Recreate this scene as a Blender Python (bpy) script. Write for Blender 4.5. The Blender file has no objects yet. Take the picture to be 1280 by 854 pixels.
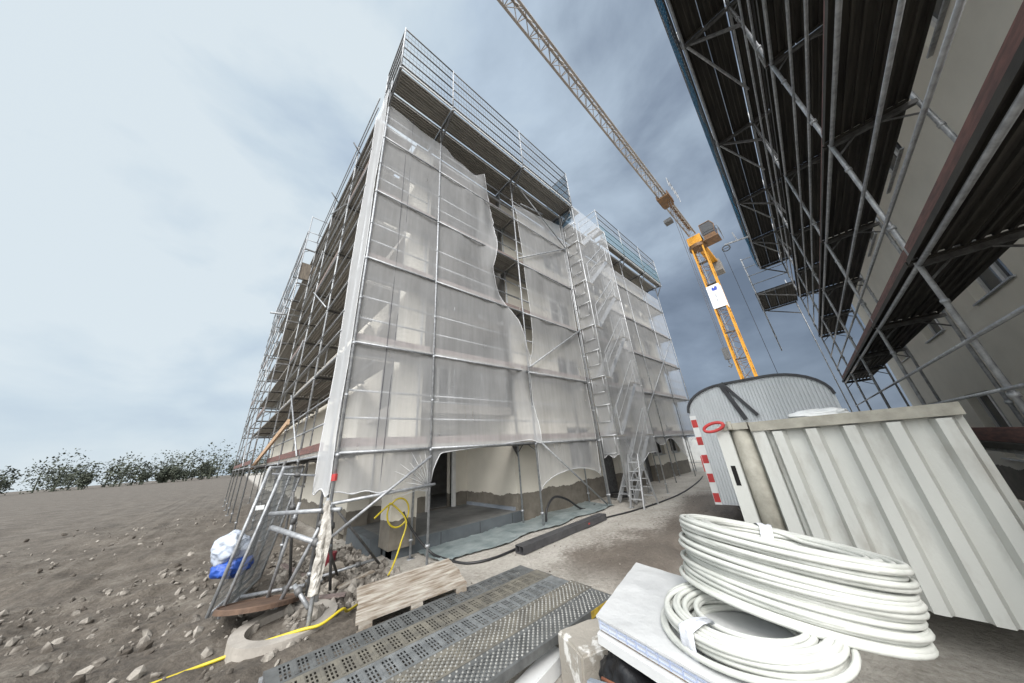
import bpy, bmesh, math, random
from mathutils import Vector, Matrix, Euler, noise
random.seed(7)
rad = math.radians
scene = bpy.context.scene
col = scene.collection

# ------------------------------------------------------------------ materials
def new_mat(name):
    m = bpy.data.materials.new(name); m.use_nodes = True
    nt = m.node_tree; nt.nodes.clear()
    out = nt.nodes.new('ShaderNodeOutputMaterial')
    return m, nt, out

def noise_node(nt, scale, detail=6, rough=.6, stretch=None, coord='Object'):
    tc = nt.nodes.new('ShaderNodeTexCoord')
    n = nt.nodes.new('ShaderNodeTexNoise'); n.inputs['Scale'].default_value = scale
    n.inputs['Detail'].default_value = detail; n.inputs['Roughness'].default_value = rough
    src = tc.outputs[coord]
    if stretch:
        mp = nt.nodes.new('ShaderNodeMapping'); mp.inputs['Scale'].default_value = stretch
        nt.links.new(src, mp.inputs[0]); src = mp.outputs[0]
    nt.links.new(src, n.inputs['Vector'])
    return n

def ramp(nt, fac, stops):
    r = nt.nodes.new('ShaderNodeValToRGB')
    els = r.color_ramp.elements
    while len(els) < len(stops): els.new(.5)
    for e, (p, c) in zip(els, stops):
        e.position = p; e.color = (*c, 1) if len(c) == 3 else c
    nt.links.new(fac, r.inputs[0]); return r

def mat(name, c1, c2=None, rough=.6, metal=0.0, scale=4, bump=.0, bscale=40, stretch=None, lo=.35, hi=.65, spec=.5):
    m, nt, out = new_mat(name)
    p = nt.nodes.new('ShaderNodeBsdfPrincipled'); nt.links.new(p.outputs[0], out.inputs[0])
    p.inputs['Roughness'].default_value = rough; p.inputs['Metallic'].default_value = metal
    p.inputs['Specular IOR Level'].default_value = spec
    if c2 is None: c2 = tuple(x * .8 for x in c1)
    n = noise_node(nt, scale, stretch=stretch)
    r = ramp(nt, n.outputs['Fac'], [(lo, c1), (hi, c2)])
    nt.links.new(r.outputs[0], p.inputs['Base Color'])
    if bump:
        n2 = noise_node(nt, bscale, detail=5, stretch=stretch)
        b = nt.nodes.new('ShaderNodeBump'); b.inputs['Strength'].default_value = bump; b.inputs['Distance'].default_value = .02
        nt.links.new(n2.outputs['Fac'], b.inputs['Height']); nt.links.new(b.outputs[0], p.inputs['Normal'])
    return m

def net_mat(name, c, opacity, scale=1.2):
    m, nt, out = new_mat(name)
    tr = nt.nodes.new('ShaderNodeBsdfTransparent')
    di = nt.nodes.new('ShaderNodeBsdfDiffuse'); di.inputs[0].default_value = (*c, 1)
    tl = nt.nodes.new('ShaderNodeBsdfTranslucent'); tl.inputs[0].default_value = (*c, 1)
    mx = nt.nodes.new('ShaderNodeMixShader'); mx.inputs[0].default_value = .25
    nt.links.new(di.outputs[0], mx.inputs[1]); nt.links.new(tl.outputs[0], mx.inputs[2])
    n = noise_node(nt, scale, detail=8, stretch=(1, 1, .45))
    w = noise_node(nt, 9, detail=4, stretch=(1, 1, .12))
    ad = nt.nodes.new('ShaderNodeMath'); ad.operation = 'ADD'
    nt.links.new(n.outputs['Fac'], ad.inputs[0]); nt.links.new(w.outputs['Fac'], ad.inputs[1])
    mr = nt.nodes.new('ShaderNodeMapRange'); mr.inputs['From Min'].default_value = .7; mr.inputs['From Max'].default_value = 1.3
    mr.inputs['To Min'].default_value = opacity - .03; mr.inputs['To Max'].default_value = opacity + .05
    nt.links.new(ad.outputs[0], mr.inputs['Value'])
    m2 = nt.nodes.new('ShaderNodeMixShader')
    nt.links.new(mr.outputs[0], m2.inputs[0]); nt.links.new(tr.outputs[0], m2.inputs[1]); nt.links.new(mx.outputs[0], m2.inputs[2])
    nt.links.new(m2.outputs[0], out.inputs[0])
    return m

M = {}
M['steel'] = mat('galvanised_steel', (.44, .455, .47), (.26, .27, .285), .5, .45, 14)
M['steel_dark'] = mat('weathered_steel', (.17, .17, .17), (.09, .09, .09), .6, .4, 14)
M['deck'] = mat('deck_steel', (.42, .40, .37), (.29, .275, .25), .65, .3, 6, stretch=(1, 6, 1))
M['deck_wood'] = mat('deck_plywood', (.20, .17, .135), (.10, .085, .07), .8, 0, 3, .2, 30, stretch=(.5, 8, 1))
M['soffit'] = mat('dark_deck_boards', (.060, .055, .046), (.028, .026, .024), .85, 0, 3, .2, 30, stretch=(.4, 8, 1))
M['toe'] = mat('toe_board_wood', (.26, .21, .19), (.15, .115, .11), .8, 0, 5, .2, 40, stretch=(1, 8, 8))
M['toe_red'] = mat('red_brown_boards', (.20, .10, .085), (.10, .06, .055), .8, 0, 5, .2, 40, stretch=(1, 8, 8))
M['timber'] = mat('new_timber', (.52, .36, .23), (.36, .24, .15), .75, 0, 4, .2, 50, stretch=(1, 10, 10))
M['red'] = mat('red_coupler', (.55, .05, .05), (.38, .04, .04), .5)
M['net'] = net_mat('white_net', (.88, .89, .90), .295)
M['net_dense'] = net_mat('white_net_doubled', (.87, .89, .91), .54)
M['net_blue'] = net_mat('blue_net', (.02, .09, .16), .6, 6)
M['net_teal'] = net_mat('teal_net', (.05, .24, .28), .2, 6)
M['hem'] = mat('net_hem', (.60, .61, .62), (.50, .51, .52), .8)
M['black_rubber'] = mat('black_rubber', (.025, .025, .027), (.015, .015, .016), .45)
M['yellow_hose'] = mat('yellow_hose', (.60, .48, .03), (.46, .36, .025), .4)
M['dark_glass'] = mat('dark_glass', (.030, .034, .04), (.02, .022, .028), .08)
M['frame_white'] = mat('window_frame', (.62, .62, .61), (.55, .55, .54), .45)
M['concrete'] = mat('concrete', (.40, .37, .33), (.26, .24, .215), .85, 0, 3, .35, 30)
M['concrete_dk'] = mat('dark_concrete', (.22, .205, .185), (.14, .13, .12), .85, 0, 3, .3, 30)
M['xps'] = mat('grey_insulation', (.105, .12, .13), (.07, .08, .088), .75, 0, 2.5, .15, 20)
M['podium_top'] = mat('dusty_grey_slab', (.17, .17, .165), (.10, .105, .105), .8, 0, 2.0, .1, 20)
M['white_foam'] = mat('white_polystyrene', (.66, .67, .67), (.60, .61, .61), .6, 0, 8, .15, 160)
M['white_film'] = mat('white_film', (.60, .63, .68), (.52, .56, .62), .25, 0, 8, .3, 14)
M['brown_card'] = mat('brown_board', (.30, .20, .11), (.22, .14, .08), .8)
M['pipe'] = mat('white_pipe', (.61, .62, .585), (.50, .515, .48), .38, 0, 5, .15, 12)
M['tape'] = mat('white_tape', (.68, .70, .74), (.58, .60, .66), .35, 0, 30, .4, 60)
M['black_plastic'] = mat('black_plastic', (.018, .018, .020), (.01, .01, .011), .32, 0, 6, .5, 10)
M['grey_board'] = mat('grey_hollow_board', (.26, .29, .33), (.20, .23, .27), .6)
M['copper'] = mat('copper_strip', (.33, .13, .07), (.22, .08, .05), .5)
M['pallet'] = mat('pallet_wood', (.44, .41, .36), (.17, .125, .085), .92, 0, 4.5, .7, 40, stretch=(.8, 3.2, 3.2), lo=.36, hi=.66)
M['rust'] = mat('rusty_lid', (.15, .095, .065), (.085, .055, .04), .75, .2, 6, .3, 40)
M['black'] = mat('black_void', (.006, .006, .006), (.004, .004, .004), .9)
M['crane_yellow'] = mat('crane_yellow', (.70, .33, .02), (.55, .25, .02), .45, 0, 3)
M['crane_rust'] = mat('crane_brown', (.20, .10, .035), (.11, .06, .03), .6, 0, 2)
M['crane_grey'] = mat('crane_grey', (.34, .31, .28), (.24, .21, .185), .55, 0, 2)
M['banner'] = mat('white_banner', (.85, .86, .88), (.80, .81, .83), .5)
M['blue'] = mat('blue_print', (.04, .08, .42), (.03, .06, .35), .5)
M['grey_print'] = mat('grey_print', (.30, .32, .36), (.25, .27, .30), .5)
M['white_paint'] = mat('white_paint', (.74, .76, .76), (.64, .66, .66), .4, 0, 2)
M['trailer'] = mat('trailer_grey', (.62, .65, .67), (.53, .56, .58), .4, .1, 3, stretch=(1, 1, .2))
M['trailer_trim'] = mat('trailer_trim', (.06, .065, .07), (.04, .04, .045), .5, .3)
M['skip_white'] = mat('skip_white', (.56, .57, .54), (.22, .19, .15), .55, 0, 3.2, .25, 22, stretch=(1, 1, .35), lo=.55, hi=.95)
M['skip_dirty'] = mat('skip_dirty', (.40, .385, .33), (.27, .26, .22), .7, 0, 6, .2, 30)
M['rope'] = mat('rope', (.10, .10, .11), (.07, .07, .08), .7)
M['foil'] = mat('crumpled_foil', (.52, .50, .46), (.27, .25, .22), .45, 0, 7, .8, 25, lo=.4, hi=.6)
M['bag_white'] = mat('woven_bag', (.52, .56, .62), (.34, .39, .48), .5, 0, 5, .4, 14)
M['bag_blue'] = mat('bag_blue', (.03, .10, .45), (.02, .07, .32), .45, 0, 5, .4, 14)
M['wire'] = mat('fence_wire', (.20, .21, .22), (.14, .15, .15), .5, .5)
M['rock'] = mat('rubble', (.33, .305, .27), (.075, .064, .053), .95, 0, 3.4, .5, 30, lo=.38, hi=.6)
M['slab'] = mat('broken_slab', (.42, .38, .33), (.28, .25, .21), .9, 0, 4, .4, 25)
M['brick'] = mat('brick_red', (.33, .13, .08), (.25, .10, .07), .85, 0, 8, .3, 30)
M['leaf'] = mat('far_leaf', (.075, .085, .06), (.04, .05, .035), .8, 0, .3)  # leaf colour lightened to carry distance haze
M['interior'] = mat('interior_plaster', (.30, .29, .27), (.22, .21, .20), .9)
M['ladder'] = mat('aluminium', (.52, .53, .54), (.42, .43, .44), .4, .5)

def facade_mat(base, name):
    """cream render with a ragged band of grey base-coat mortar near the ground"""
    m, nt, out = new_mat(name)
    p = nt.nodes.new('ShaderNodeBsdfPrincipled'); nt.links.new(p.outputs[0], out.inputs[0])
    p.inputs['Roughness'].default_value = .85
    n = noise_node(nt, 1.1, detail=8)
    r = ramp(nt, n.outputs['Fac'], [(.3, base), (.7, tuple(x * .88 for x in base))])
    geo = nt.nodes.new('ShaderNodeNewGeometry'); sx = nt.nodes.new('ShaderNodeSeparateXYZ')
    nt.links.new(geo.outputs['Position'], sx.inputs[0])
    n2 = noise_node(nt, 1.3, detail=10, rough=.62)
    mu = nt.nodes.new('ShaderNodeMath'); mu.operation = 'MULTIPLY_ADD'; mu.inputs[1].default_value = .36; mu.inputs[2].default_value = -1.29
    nt.links.new(n2.outputs['Fac'], mu.inputs[0])
    lt = nt.nodes.new('ShaderNodeMath'); lt.operation = 'LESS_THAN'
    nt.links.new(sx.outputs['Z'], lt.inputs[0]); nt.links.new(mu.outputs[0], lt.inputs[1])
    n3 = noise_node(nt, 5, detail=6)
    r3 = ramp(nt, n3.outputs['Fac'], [(.3, (.20, .18, .15)), (.7, (.13, .118, .098))])
    mx = nt.nodes.new('ShaderNodeMix'); mx.data_type = 'RGBA'
    nt.links.new(lt.outputs[0], mx.inputs['Factor']); nt.links.new(r.outputs[0], mx.inputs['A']); nt.links.new(r3.outputs[0], mx.inputs['B'])
    nt.links.new(mx.outputs['Result'], p.inputs['Base Color'])
    b = nt.nodes.new('ShaderNodeBump'); b.inputs['Strength'].default_value = .12; b.inputs['Distance'].default_value = .01
    n4 = noise_node(nt, 60, detail=3); nt.links.new(n4.outputs['Fac'], b.inputs['Height']); nt.links.new(b.outputs[0], p.inputs['Normal'])
    return m
M['recess_shade'] = mat('balcony_shade_grey', (.17, .165, .155), (.12, .117, .11), .9, 0, 1.2, .1, 50)  # shade of the balcony recess put into the grey of its upper walls
M['render'] = facade_mat((.68, .645, .565), 'cream_render')

# ------------------------------------------------------------------ mesh builder
class MB:
    def __init__(s): s.v = []; s.f = []
    def quad(s, a, b, c, d):
        i = len(s.v); s.v += [tuple(a), tuple(b), tuple(c), tuple(d)]; s.f.append((i, i+1, i+2, i+3)); return s
    def box(s, x0, x1, y0, y1, z0, z1, mtx=None):
        i = len(s.v)
        pts = [(x, y, z) for z in (z0, z1) for (x, y) in ((x0, y0), (x1, y0), (x1, y1), (x0, y1))]
        if mtx is not None: pts = [tuple(mtx @ Vector(p)) for p in pts]
        s.v += pts
        s.f += [(i+3, i+2, i+1, i), (i+4, i+5, i+6, i+7)] + [(i+k, i+(k+1) % 4, i+4+(k+1) % 4, i+4+k) for k in range(4)]
        return s
    def bar(s, a, b, w, h, up=(0, 0, 1)):
        """rectangular bar from a to b, w across, h along up"""
        a = Vector(a); b = Vector(b); d = (b-a).normalized(); u = Vector(up)
        if abs(d.dot(u)) > .99: u = Vector((0, 1, 0))
        r = d.cross(u).normalized(); u = r.cross(d).normalized()
        i = len(s.v)
        for p in (a, b):
            for (sx, sy) in ((-1, -1), (1, -1), (1, 1), (-1, 1)): s.v.append(tuple(p + r*w/2*sx + u*h/2*sy))
        s.f += [(i, i+1, i+2, i+3), (i+7, i+6, i+5, i+4)] + [(i+(k+1) % 4, i+k, i+4+k, i+4+(k+1) % 4) for k in range(4)]
        return s
    def tube(s, a, b, r, n=8, cap=True):
        return s.path([a, b], r, n, cap)
    def path(s, pts, r, n=8, cap=True, closed=False):
        pts = [Vector(p) for p in pts]; N = len(pts); i0 = len(s.v)
        prev = None
        for k, p in enumerate(pts):
            if closed: d = pts[(k+1) % N] - pts[k-1]
            else: d = pts[min(k+1, N-1)] - pts[max(k-1, 0)]
            if d.length < 1e-9: d = Vector((0, 0, 1))
            d.normalize()
            if prev is None:
                u = d.orthogonal().normalized()
            else:
                u = (prev - d*prev.dot(d))
                u = u.normalized() if u.length > 1e-6 else d.orthogonal().normalized()
            prev = u; w = d.cross(u)
            rr = r[k] if isinstance(r, (list, tuple)) else r
            for j in range(n):
                t = 2*math.pi*j/n; s.v.append(tuple(p + (u*math.cos(t) + w*math.sin(t))*rr))
        for k in range(N-1 if not closed else N):
            a = i0 + k*n; b = i0 + ((k+1) % N)*n
            for j in range(n): s.f.append((a+j, a+(j+1) % n, b+(j+1) % n, b+j))
        if cap and not closed:
            s.f.append(tuple(i0+j for j in reversed(range(n)))); s.f.append(tuple(i0+(N-1)*n+j for j in range(n)))
        return s
    def prism(s, poly, axis, a, b):
        """poly of 2-D points extruded along axis (0,1,2) from a to b"""
        def P(q, t):
            return (t, q[0], q[1]) if axis == 0 else (q[0], t, q[1]) if axis == 1 else (q[0], q[1], t)
        i = len(s.v); n = len(poly)
        s.v += [P(q, a) for q in poly] + [P(q, b) for q in poly]
        s.f.append(tuple(i+k for k in reversed(range(n)))); s.f.append(tuple(i+n+k for k in range(n)))
        s.f += [(i+k, i+(k+1) % n, i+n+(k+1) % n, i+n+k) for k in range(n)]
        return s
    def mesh(s, name, m, smooth=False):
        me = bpy.data.meshes.new(name); me.from_pydata(s.v, [], s.f)
        bm = bmesh.new(); bm.from_mesh(me); bmesh.ops.recalc_face_normals(bm, faces=bm.faces); bm.to_mesh(me); bm.free()
        if m is not None: me.materials.append(M[m] if isinstance(m, str) else m)
        if smooth:
            for p in me.polygons: p.use_smooth = True
        return me
    def build(s, name, m, parent=None, smooth=False, loc=None):
        return link(name, s.mesh(name, m, smooth), parent, loc)

def link(name, me, parent=None, loc=None, rot=None):
    o = bpy.data.objects.new(name, me); col.objects.link(o)
    if parent is not None: o.parent = parent
    if loc is not None: o.location = loc
    if rot is not None: o.rotation_euler = rot
    return o
def smooth_angle(o, deg=40):
    for p in o.data.polygons: p.use_smooth = True
    o.data.set_sharp_from_angle(angle=rad(deg))
def tag(o, label, cat, group=None):
    o['label'] = label; o['category'] = cat
    if group: o['group'] = group
    return o
def thing(name, label, cat, loc=(0, 0, 0), rz=0, group=None):
    o = link(name, None, None, loc, (0, 0, rz)); o.empty_display_size = .2
    return tag(o, label, cat, group)
def struct(o, kind='structure'):
    o['kind'] = kind; return o
def copy_tree(o, parent=None):
    c = o.copy(); col.objects.link(c)
    if parent is not None: c.parent = parent
    for ch in list(o.children): copy_tree(ch, c)
    return c

# ------------------------------------------------------------------ camera
CAM_R = Matrix(((0.74944772, -0.19352623, -0.63314747), (-0.65820138, -0.32093692, -0.68100693), (-0.07140769, 0.92711763, -0.36790467)))
# columns of the camera matrix are the camera's right, up and back axes in the world
cam_d = bpy.data.cameras.new('camera'); cam = bpy.data.objects.new('camera', cam_d); col.objects.link(cam)
right = Vector(CAM_R.col[0]).normalized(); back = Vector(CAM_R.col[2]).normalized(); upv = back.cross(right).normalized()
# the fitted axes are (X toward the street's end, Y toward the building, Z up); their handedness is x-right, y-away
mw = Matrix.Identity(4)
for i in range(3):
    mw[i][0] = right[i]; mw[i][1] = upv[i]; mw[i][2] = back[i]
cam.matrix_world = mw
cam_d.sensor_fit = 'HORIZONTAL'; cam_d.sensor_width = 36; cam_d.lens = 348.97/1280*36
cam_d.clip_start = .02; cam_d.clip_end = 3000
scene.camera = cam

# ------------------------------------------------------------------ world and light
w = bpy.data.worlds.new('World'); scene.world = w; w.use_nodes = True
nt = w.node_tree; nt.nodes.clear()
out = nt.nodes.new('ShaderNodeOutputWorld')
GLOW = 5.0
SUN_EL, SUN_DIR = rad(42), Vector((-.50, -.45, 0)).normalized()      # horizontal direction towards the sun
sky = nt.nodes.new('ShaderNodeTexSky'); sky.sky_type = 'NISHITA'; sky.sun_disc = False
sky.sun_elevation = SUN_EL; sky.sun_rotation = math.atan2(SUN_DIR.x, SUN_DIR.y)
sky.air_density = 1.2; sky.dust_density = 2.0
bg1 = nt.nodes.new('ShaderNodeBackground'); bg1.inputs[1].default_value = .08
nt.links.new(sky.outputs[0], bg1.inputs[0])
tc = nt.nodes.new('ShaderNodeTexCoord')
mp = nt.nodes.new('ShaderNodeMapping'); mp.inputs['Scale'].default_value = (1, 1, 1.9); mp.inputs['Location'].default_value = (.35, .2, .1)
nt.links.new(tc.outputs['Generated'], mp.inputs[0])
n1 = nt.nodes.new('ShaderNodeTexNoise'); n1.inputs['Scale'].default_value = 2.1; n1.inputs['Detail'].default_value = 7; n1.inputs['Roughness'].default_value = .52; n1.inputs['Distortion'].default_value = .25
nt.links.new(mp.outputs[0], n1.inputs['Vector'])
# the storm side of the sky: darker towards the street's end and the horizon
dt = nt.nodes.new('ShaderNodeVectorMath'); dt.operation = 'DOT_PRODUCT'
nm = nt.nodes.new('ShaderNodeVectorMath'); nm.operation = 'NORMALIZE'
nt.links.new(tc.outputs['Generated'], nm.inputs[0]); nt.links.new(nm.outputs[0], dt.inputs[0])
dt.inputs[1].default_value = Vector((.85, -.42, -.25)).normalized()
ma = nt.nodes.new('ShaderNodeMath'); ma.operation = 'MULTIPLY_ADD'; ma.inputs[1].default_value = .54; ma.inputs[2].default_value = -.02
nt.links.new(dt.outputs['Value'], ma.inputs[0])
mb = nt.nodes.new('ShaderNodeMath'); mb.operation = 'MULTIPLY_ADD'; mb.inputs[1].default_value = -1.45
nt.links.new(n1.outputs['Fac'], mb.inputs[0]); nt.links.new(ma.outputs[0], mb.inputs[2])
mc = nt.nodes.new('ShaderNodeMath'); mc.operation = 'ADD'; mc.inputs[1].default_value = 1.12
nt.links.new(mb.outputs[0], mc.inputs[0])
cr = ramp(nt, mc.outputs[0], [(0.0, (.58, .65, .695)), (.16, (.49, .575, .645)), (.34, (.40, .485, .58)), (.52, (.31, .38, .465)), (.70, (.20, .25, .325)), (.92, (.12, .155, .21))])
bg2 = nt.nodes.new('ShaderNodeBackground'); bg2.inputs[1].default_value = 1.0
gc = nt.nodes.new('ShaderNodeMapRange'); gc.interpolation_type = 'SMOOTHSTEP'; gc.inputs['From Min'].default_value = .45; gc.inputs['From Max'].default_value = .85
cmx = nt.nodes.new('ShaderNodeMix'); cmx.data_type = 'RGBA'; cmx.inputs['B'].default_value = (.715, .715, .71, 1)
nt.links.new(gc.outputs[0], cmx.inputs['Factor']); nt.links.new(cr.outputs[0], cmx.inputs['A']); nt.links.new(cmx.outputs['Result'], bg2.inputs[0])
# sky brightening added round the sun, unseen behind the camera, to light the facades
gd = nt.nodes.new('ShaderNodeVectorMath'); gd.operation = 'DOT_PRODUCT'; nt.links.new(nm.outputs[0], gd.inputs[0])
gd.inputs[1].default_value = (SUN_DIR.x*math.cos(SUN_EL), SUN_DIR.y*math.cos(SUN_EL), math.sin(SUN_EL))
gm = nt.nodes.new('ShaderNodeMapRange'); gm.interpolation_type = 'SMOOTHSTEP'; gm.inputs['From Min'].default_value = .50; gm.inputs['From Max'].default_value = 1.0
gm.inputs['To Min'].default_value = 1.0; gm.inputs['To Max'].default_value = GLOW
nt.links.new(gd.outputs['Value'], gm.inputs['Value']); nt.links.new(gd.outputs['Value'], gc.inputs['Value']); nt.links.new(gm.outputs[0], bg2.inputs[1])
mix = nt.nodes.new('ShaderNodeMixShader'); mix.inputs[0].default_value = .93
nt.links.new(bg1.outputs[0], mix.inputs[1]); nt.links.new(bg2.outputs[0], mix.inputs[2]); nt.links.new(mix.outputs[0], out.inputs[0])

sd = bpy.data.lights.new('sun', 'SUN'); sd.energy = 1.5; sd.angle = rad(18); sd.color = (1, .965, .925)
so = bpy.data.objects.new('sun', sd); col.objects.link(so)
sv = Vector((SUN_DIR.x*math.cos(SUN_EL), SUN_DIR.y*math.cos(SUN_EL), math.sin(SUN_EL)))
so.rotation_euler = sv.to_track_quat('Z', 'Y').to_euler()
vs = scene.view_settings; vs.view_transform = 'Standard'; vs.look = 'None'; vs.exposure = 0.37; vs.gamma = 1; vs.use_curve_mapping = False

# ------------------------------------------------------------------ ground
def sstep(a, b, x):
    t = max(0, min(1, (x-a)/(b-a))); return t*t*(3-2*t)
def ground_z(x, y):
    z = -1.78
    r = 1 - sstep(1.6, 2.6, x)                                     # rubble side, left of the corner
    z += r*(-.06 + .10*noise.noise(Vector((x*.9, y*.9, 3))) + .06*noise.noise(Vector((x*2.7, y*2.7, 7))))
    lf_ = 1 - sstep(-3.5, -.5, x)
    z += lf_*(.35*max(0, noise.noise(Vector((x*.30, y*.30, 31)))) + .16*noise.noise(Vector((x*.8, y*.8, 33))))
    near = 1 - sstep(2.1, 2.9, y + .25*noise.noise(Vector((x*1.5, y*1.5, 1))))
    z -= near*.28
    soil = (1 - sstep(.9, 1.3, x))*(1 - sstep(4.2, 5.0, y))
    z += soil*(.10 + .09*noise.noise(Vector((x*2.2, y*2.2, 12))))
    z += .018*noise.noise(Vector((x*1.3, y*1.3, 20))) + (r*.035+.006)*noise.noise(Vector((x*8, y*8, 4)))
    far = sstep(25, 60, math.hypot(x, y))
    return z*(1-far) + far*-1.75
def graded(lo, hi, step, far, grow=1.35):
    c = [lo + step*i for i in range(int((hi-lo)/step)+1)]
    a = c[-1]; s = step
    while a < far: s *= grow; a += s; c.append(a)
    a = c[0]; s = step
    pre = []
    while a > -far: s *= grow; a -= s; pre.append(a)
    return pre[::-1] + c
gx = graded(-3.5, 9, .075, 900, 1.12); gy = graded(-.5, 9.5, .075, 900, 1.12)
g = MB(); g.v = [(x, y, ground_z(x, y)) for y in gy for x in gx]
W = len(gx); g.f = [(j*W+i, j*W+i+1, (j+1)*W+i+1, (j+1)*W+i) for j in range(len(gy)-1) for i in range(W-1)]
def ground_mat():
    m, nt, out = new_mat('site_ground')
    p = nt.nodes.new('ShaderNodeBsdfPrincipled'); nt.links.new(p.outputs[0], out.inputs[0])
    geo = nt.nodes.new('ShaderNodeNewGeometry'); sx = nt.nodes.new('ShaderNodeSeparateXYZ'); nt.links.new(geo.outputs['Position'], sx.inputs[0])
    def math_(op, a, b, c=None):
        n = nt.nodes.new('ShaderNodeMath'); n.operation = op
        for k, q in enumerate((a, b, c)):
            if q is None: continue
            if isinstance(q, (int, float)): n.inputs[k].default_value = q
            else: nt.links.new(q, n.inputs[k])
        return n.outputs[0]
    def mapr(v, a, b):
        n = nt.nodes.new('ShaderNodeMapRange'); n.interpolation_type = 'SMOOTHSTEP'
        n.inputs['From Min'].default_value = a; n.inputs['From Max'].default_value = b; nt.links.new(v, n.inputs['Value']); return n.outputs[0]
    def mixc(f, a, b):
        n = nt.nodes.new('ShaderNodeMix'); n.data_type = 'RGBA'; nt.links.new(f, n.inputs['Factor'])
        nt.links.new(a, n.inputs['A']); nt.links.new(b, n.inputs['B']); return n.outputs['Result']
    nb = noise_node(nt, 1.1, 9, .65); nf = noise_node(nt, 14, 8, .7)
    nmx = math_('MULTIPLY_ADD', nf.outputs['Fac'], .5, math_('MULTIPLY', nb.outputs['Fac'], .5))
    road = ramp(nt, nmx, [(.32, (.22, .20, .17)), (.5, (.40, .375, .335)), (.66, (.53, .505, .46))])
    wet = ramp(nt, nmx, [(.35, (.11, .092, .075)), (.62, (.21, .18, .15))])
    soil = ramp(nt, nmx, [(.33, (.05, .043, .036)), (.5, (.115, .098, .080)), (.68, (.22, .20, .17))])
    nw = noise_node(nt, .75, 7, .6)
    yw0 = math_('MULTIPLY_ADD', nw.outputs['Fac'], 2.4, sx.outputs['Y']); yw = math_('MULTIPLY_ADD', math_('SUBTRACT', nf.outputs['Fac'], .5), 1.6, yw0)       # wet side: nearer than the middle of the lane
    wf = math_('MULTIPLY', math_('SUBTRACT', 1.0, mapr(yw, 4.55, 5.35)), mapr(sx.outputs['X'], 3.6, 4.8))
    wf = math_('MULTIPLY', wf, mapr(sx.outputs['Y'], 1.9, 2.6))
    c = mixc(wf, road.outputs[0], wet.outputs[0])
    sf = math_('SUBTRACT', 1.0, mapr(math_('MULTIPLY_ADD', nw.outputs['Fac'], .8, sx.outputs['X']), 1.9, 2.6))
    c = mixc(sf, c, soil.outputs[0])
    nt.links.new(c, p.inputs['Base Color'])
    ro = math_('MULTIPLY_ADD', wf, -.38, .92); nt.links.new(ro, p.inputs['Roughness'])
    b = nt.nodes.new('ShaderNodeBump'); b.inputs['Strength'].default_value = .9; b.inputs['Distance'].default_value = .05
    nt.links.new(nf.outputs['Fac'], b.inputs['Height']); nt.links.new(b.outputs[0], p.inputs['Normal'])
    return m
M['ground'] = ground_mat()
struct(g.build('ground', 'ground', smooth=True))

# rubble lying on the ground: uncountable
def rock(mb, x, y, z, r):
    ph = (1+5**.5)/2
    base = [(-1, ph, 0), (1, ph, 0), (-1, -ph, 0), (1, -ph, 0), (0, -1, ph), (0, 1, ph), (0, -1, -ph), (0, 1, -ph), (ph, 0, -1), (ph, 0, 1), (-ph, 0, -1), (-ph, 0, 1)]
    fs = [(0, 11, 5), (0, 5, 1), (0, 1, 7), (0, 7, 10), (0, 10, 11), (1, 5, 9), (5, 11, 4), (11, 10, 2), (10, 7, 6), (7, 1, 8), (3, 9, 4), (3, 4, 2), (3, 2, 6), (3, 6, 8), (3, 8, 9), (4, 9, 5), (2, 4, 11), (6, 2, 10), (8, 6, 7), (9, 8, 1)]
    e = Euler((random.random()*6, random.random()*6, random.random()*6)).to_matrix()
    s = Vector((random.uniform(.6, 1.3), random.uniform(.6, 1.2), random.uniform(.4, .9)))*r/1.9
    i = len(mb.v)
    for b in base:
        q = Vector(b)*random.uniform(.75, 1.2); q = e @ Vector((q.x*s.x, q.y*s.y, q.z*s.z)); mb.v.append((x+q.x, y+q.y, z+q.z))
    mb.f += [tuple(i+k for k in f) for f in fs]
rb = MB()
for _ in range(1500):
    x = random.uniform(-2.5, 2.2); y = random.uniform(2.6, 10)
    if x > .9 and y < 4.9: continue
    if random.random() > .35 + .65*noise.noise(Vector((x*1.2, y*1.2, 0))): 
        if random.random() < .6: continue
    r = random.choice((.015, .02, .03, .03, .045, .07)); rock(rb, x, y, ground_z(x, y)+r*.2, r)
for _ in range(1500):
    x = random.uniform(.8, 2.35); y = random.uniform(5.2, 8.6); r = random.choice((.012, .015, .02, .025, .03, .03, .04, .06, .09))
    rock(rb, x, y, ground_z(x, y)+r*.3, r)
for _ in range(260):
    x = random.uniform(2.2, 12); y = random.uniform(2.9, 5.6); r = random.choice((.006, .009, .012, .018)); rock(rb, x, y, ground_z(x, y)+r*.2, r)
for _ in range(500):
    x = random.uniform(-12, 0); y = random.uniform(4, 22); r = random.choice((.02, .03, .05, .07)); rock(rb, x, y, ground_z(x, y)+r*.2, r)
ru = rb.build('rubble', 'rock'); struct(ru, 'stuff'); ru['label'] = 'loose grey and brown building rubble on the soil'; 

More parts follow.
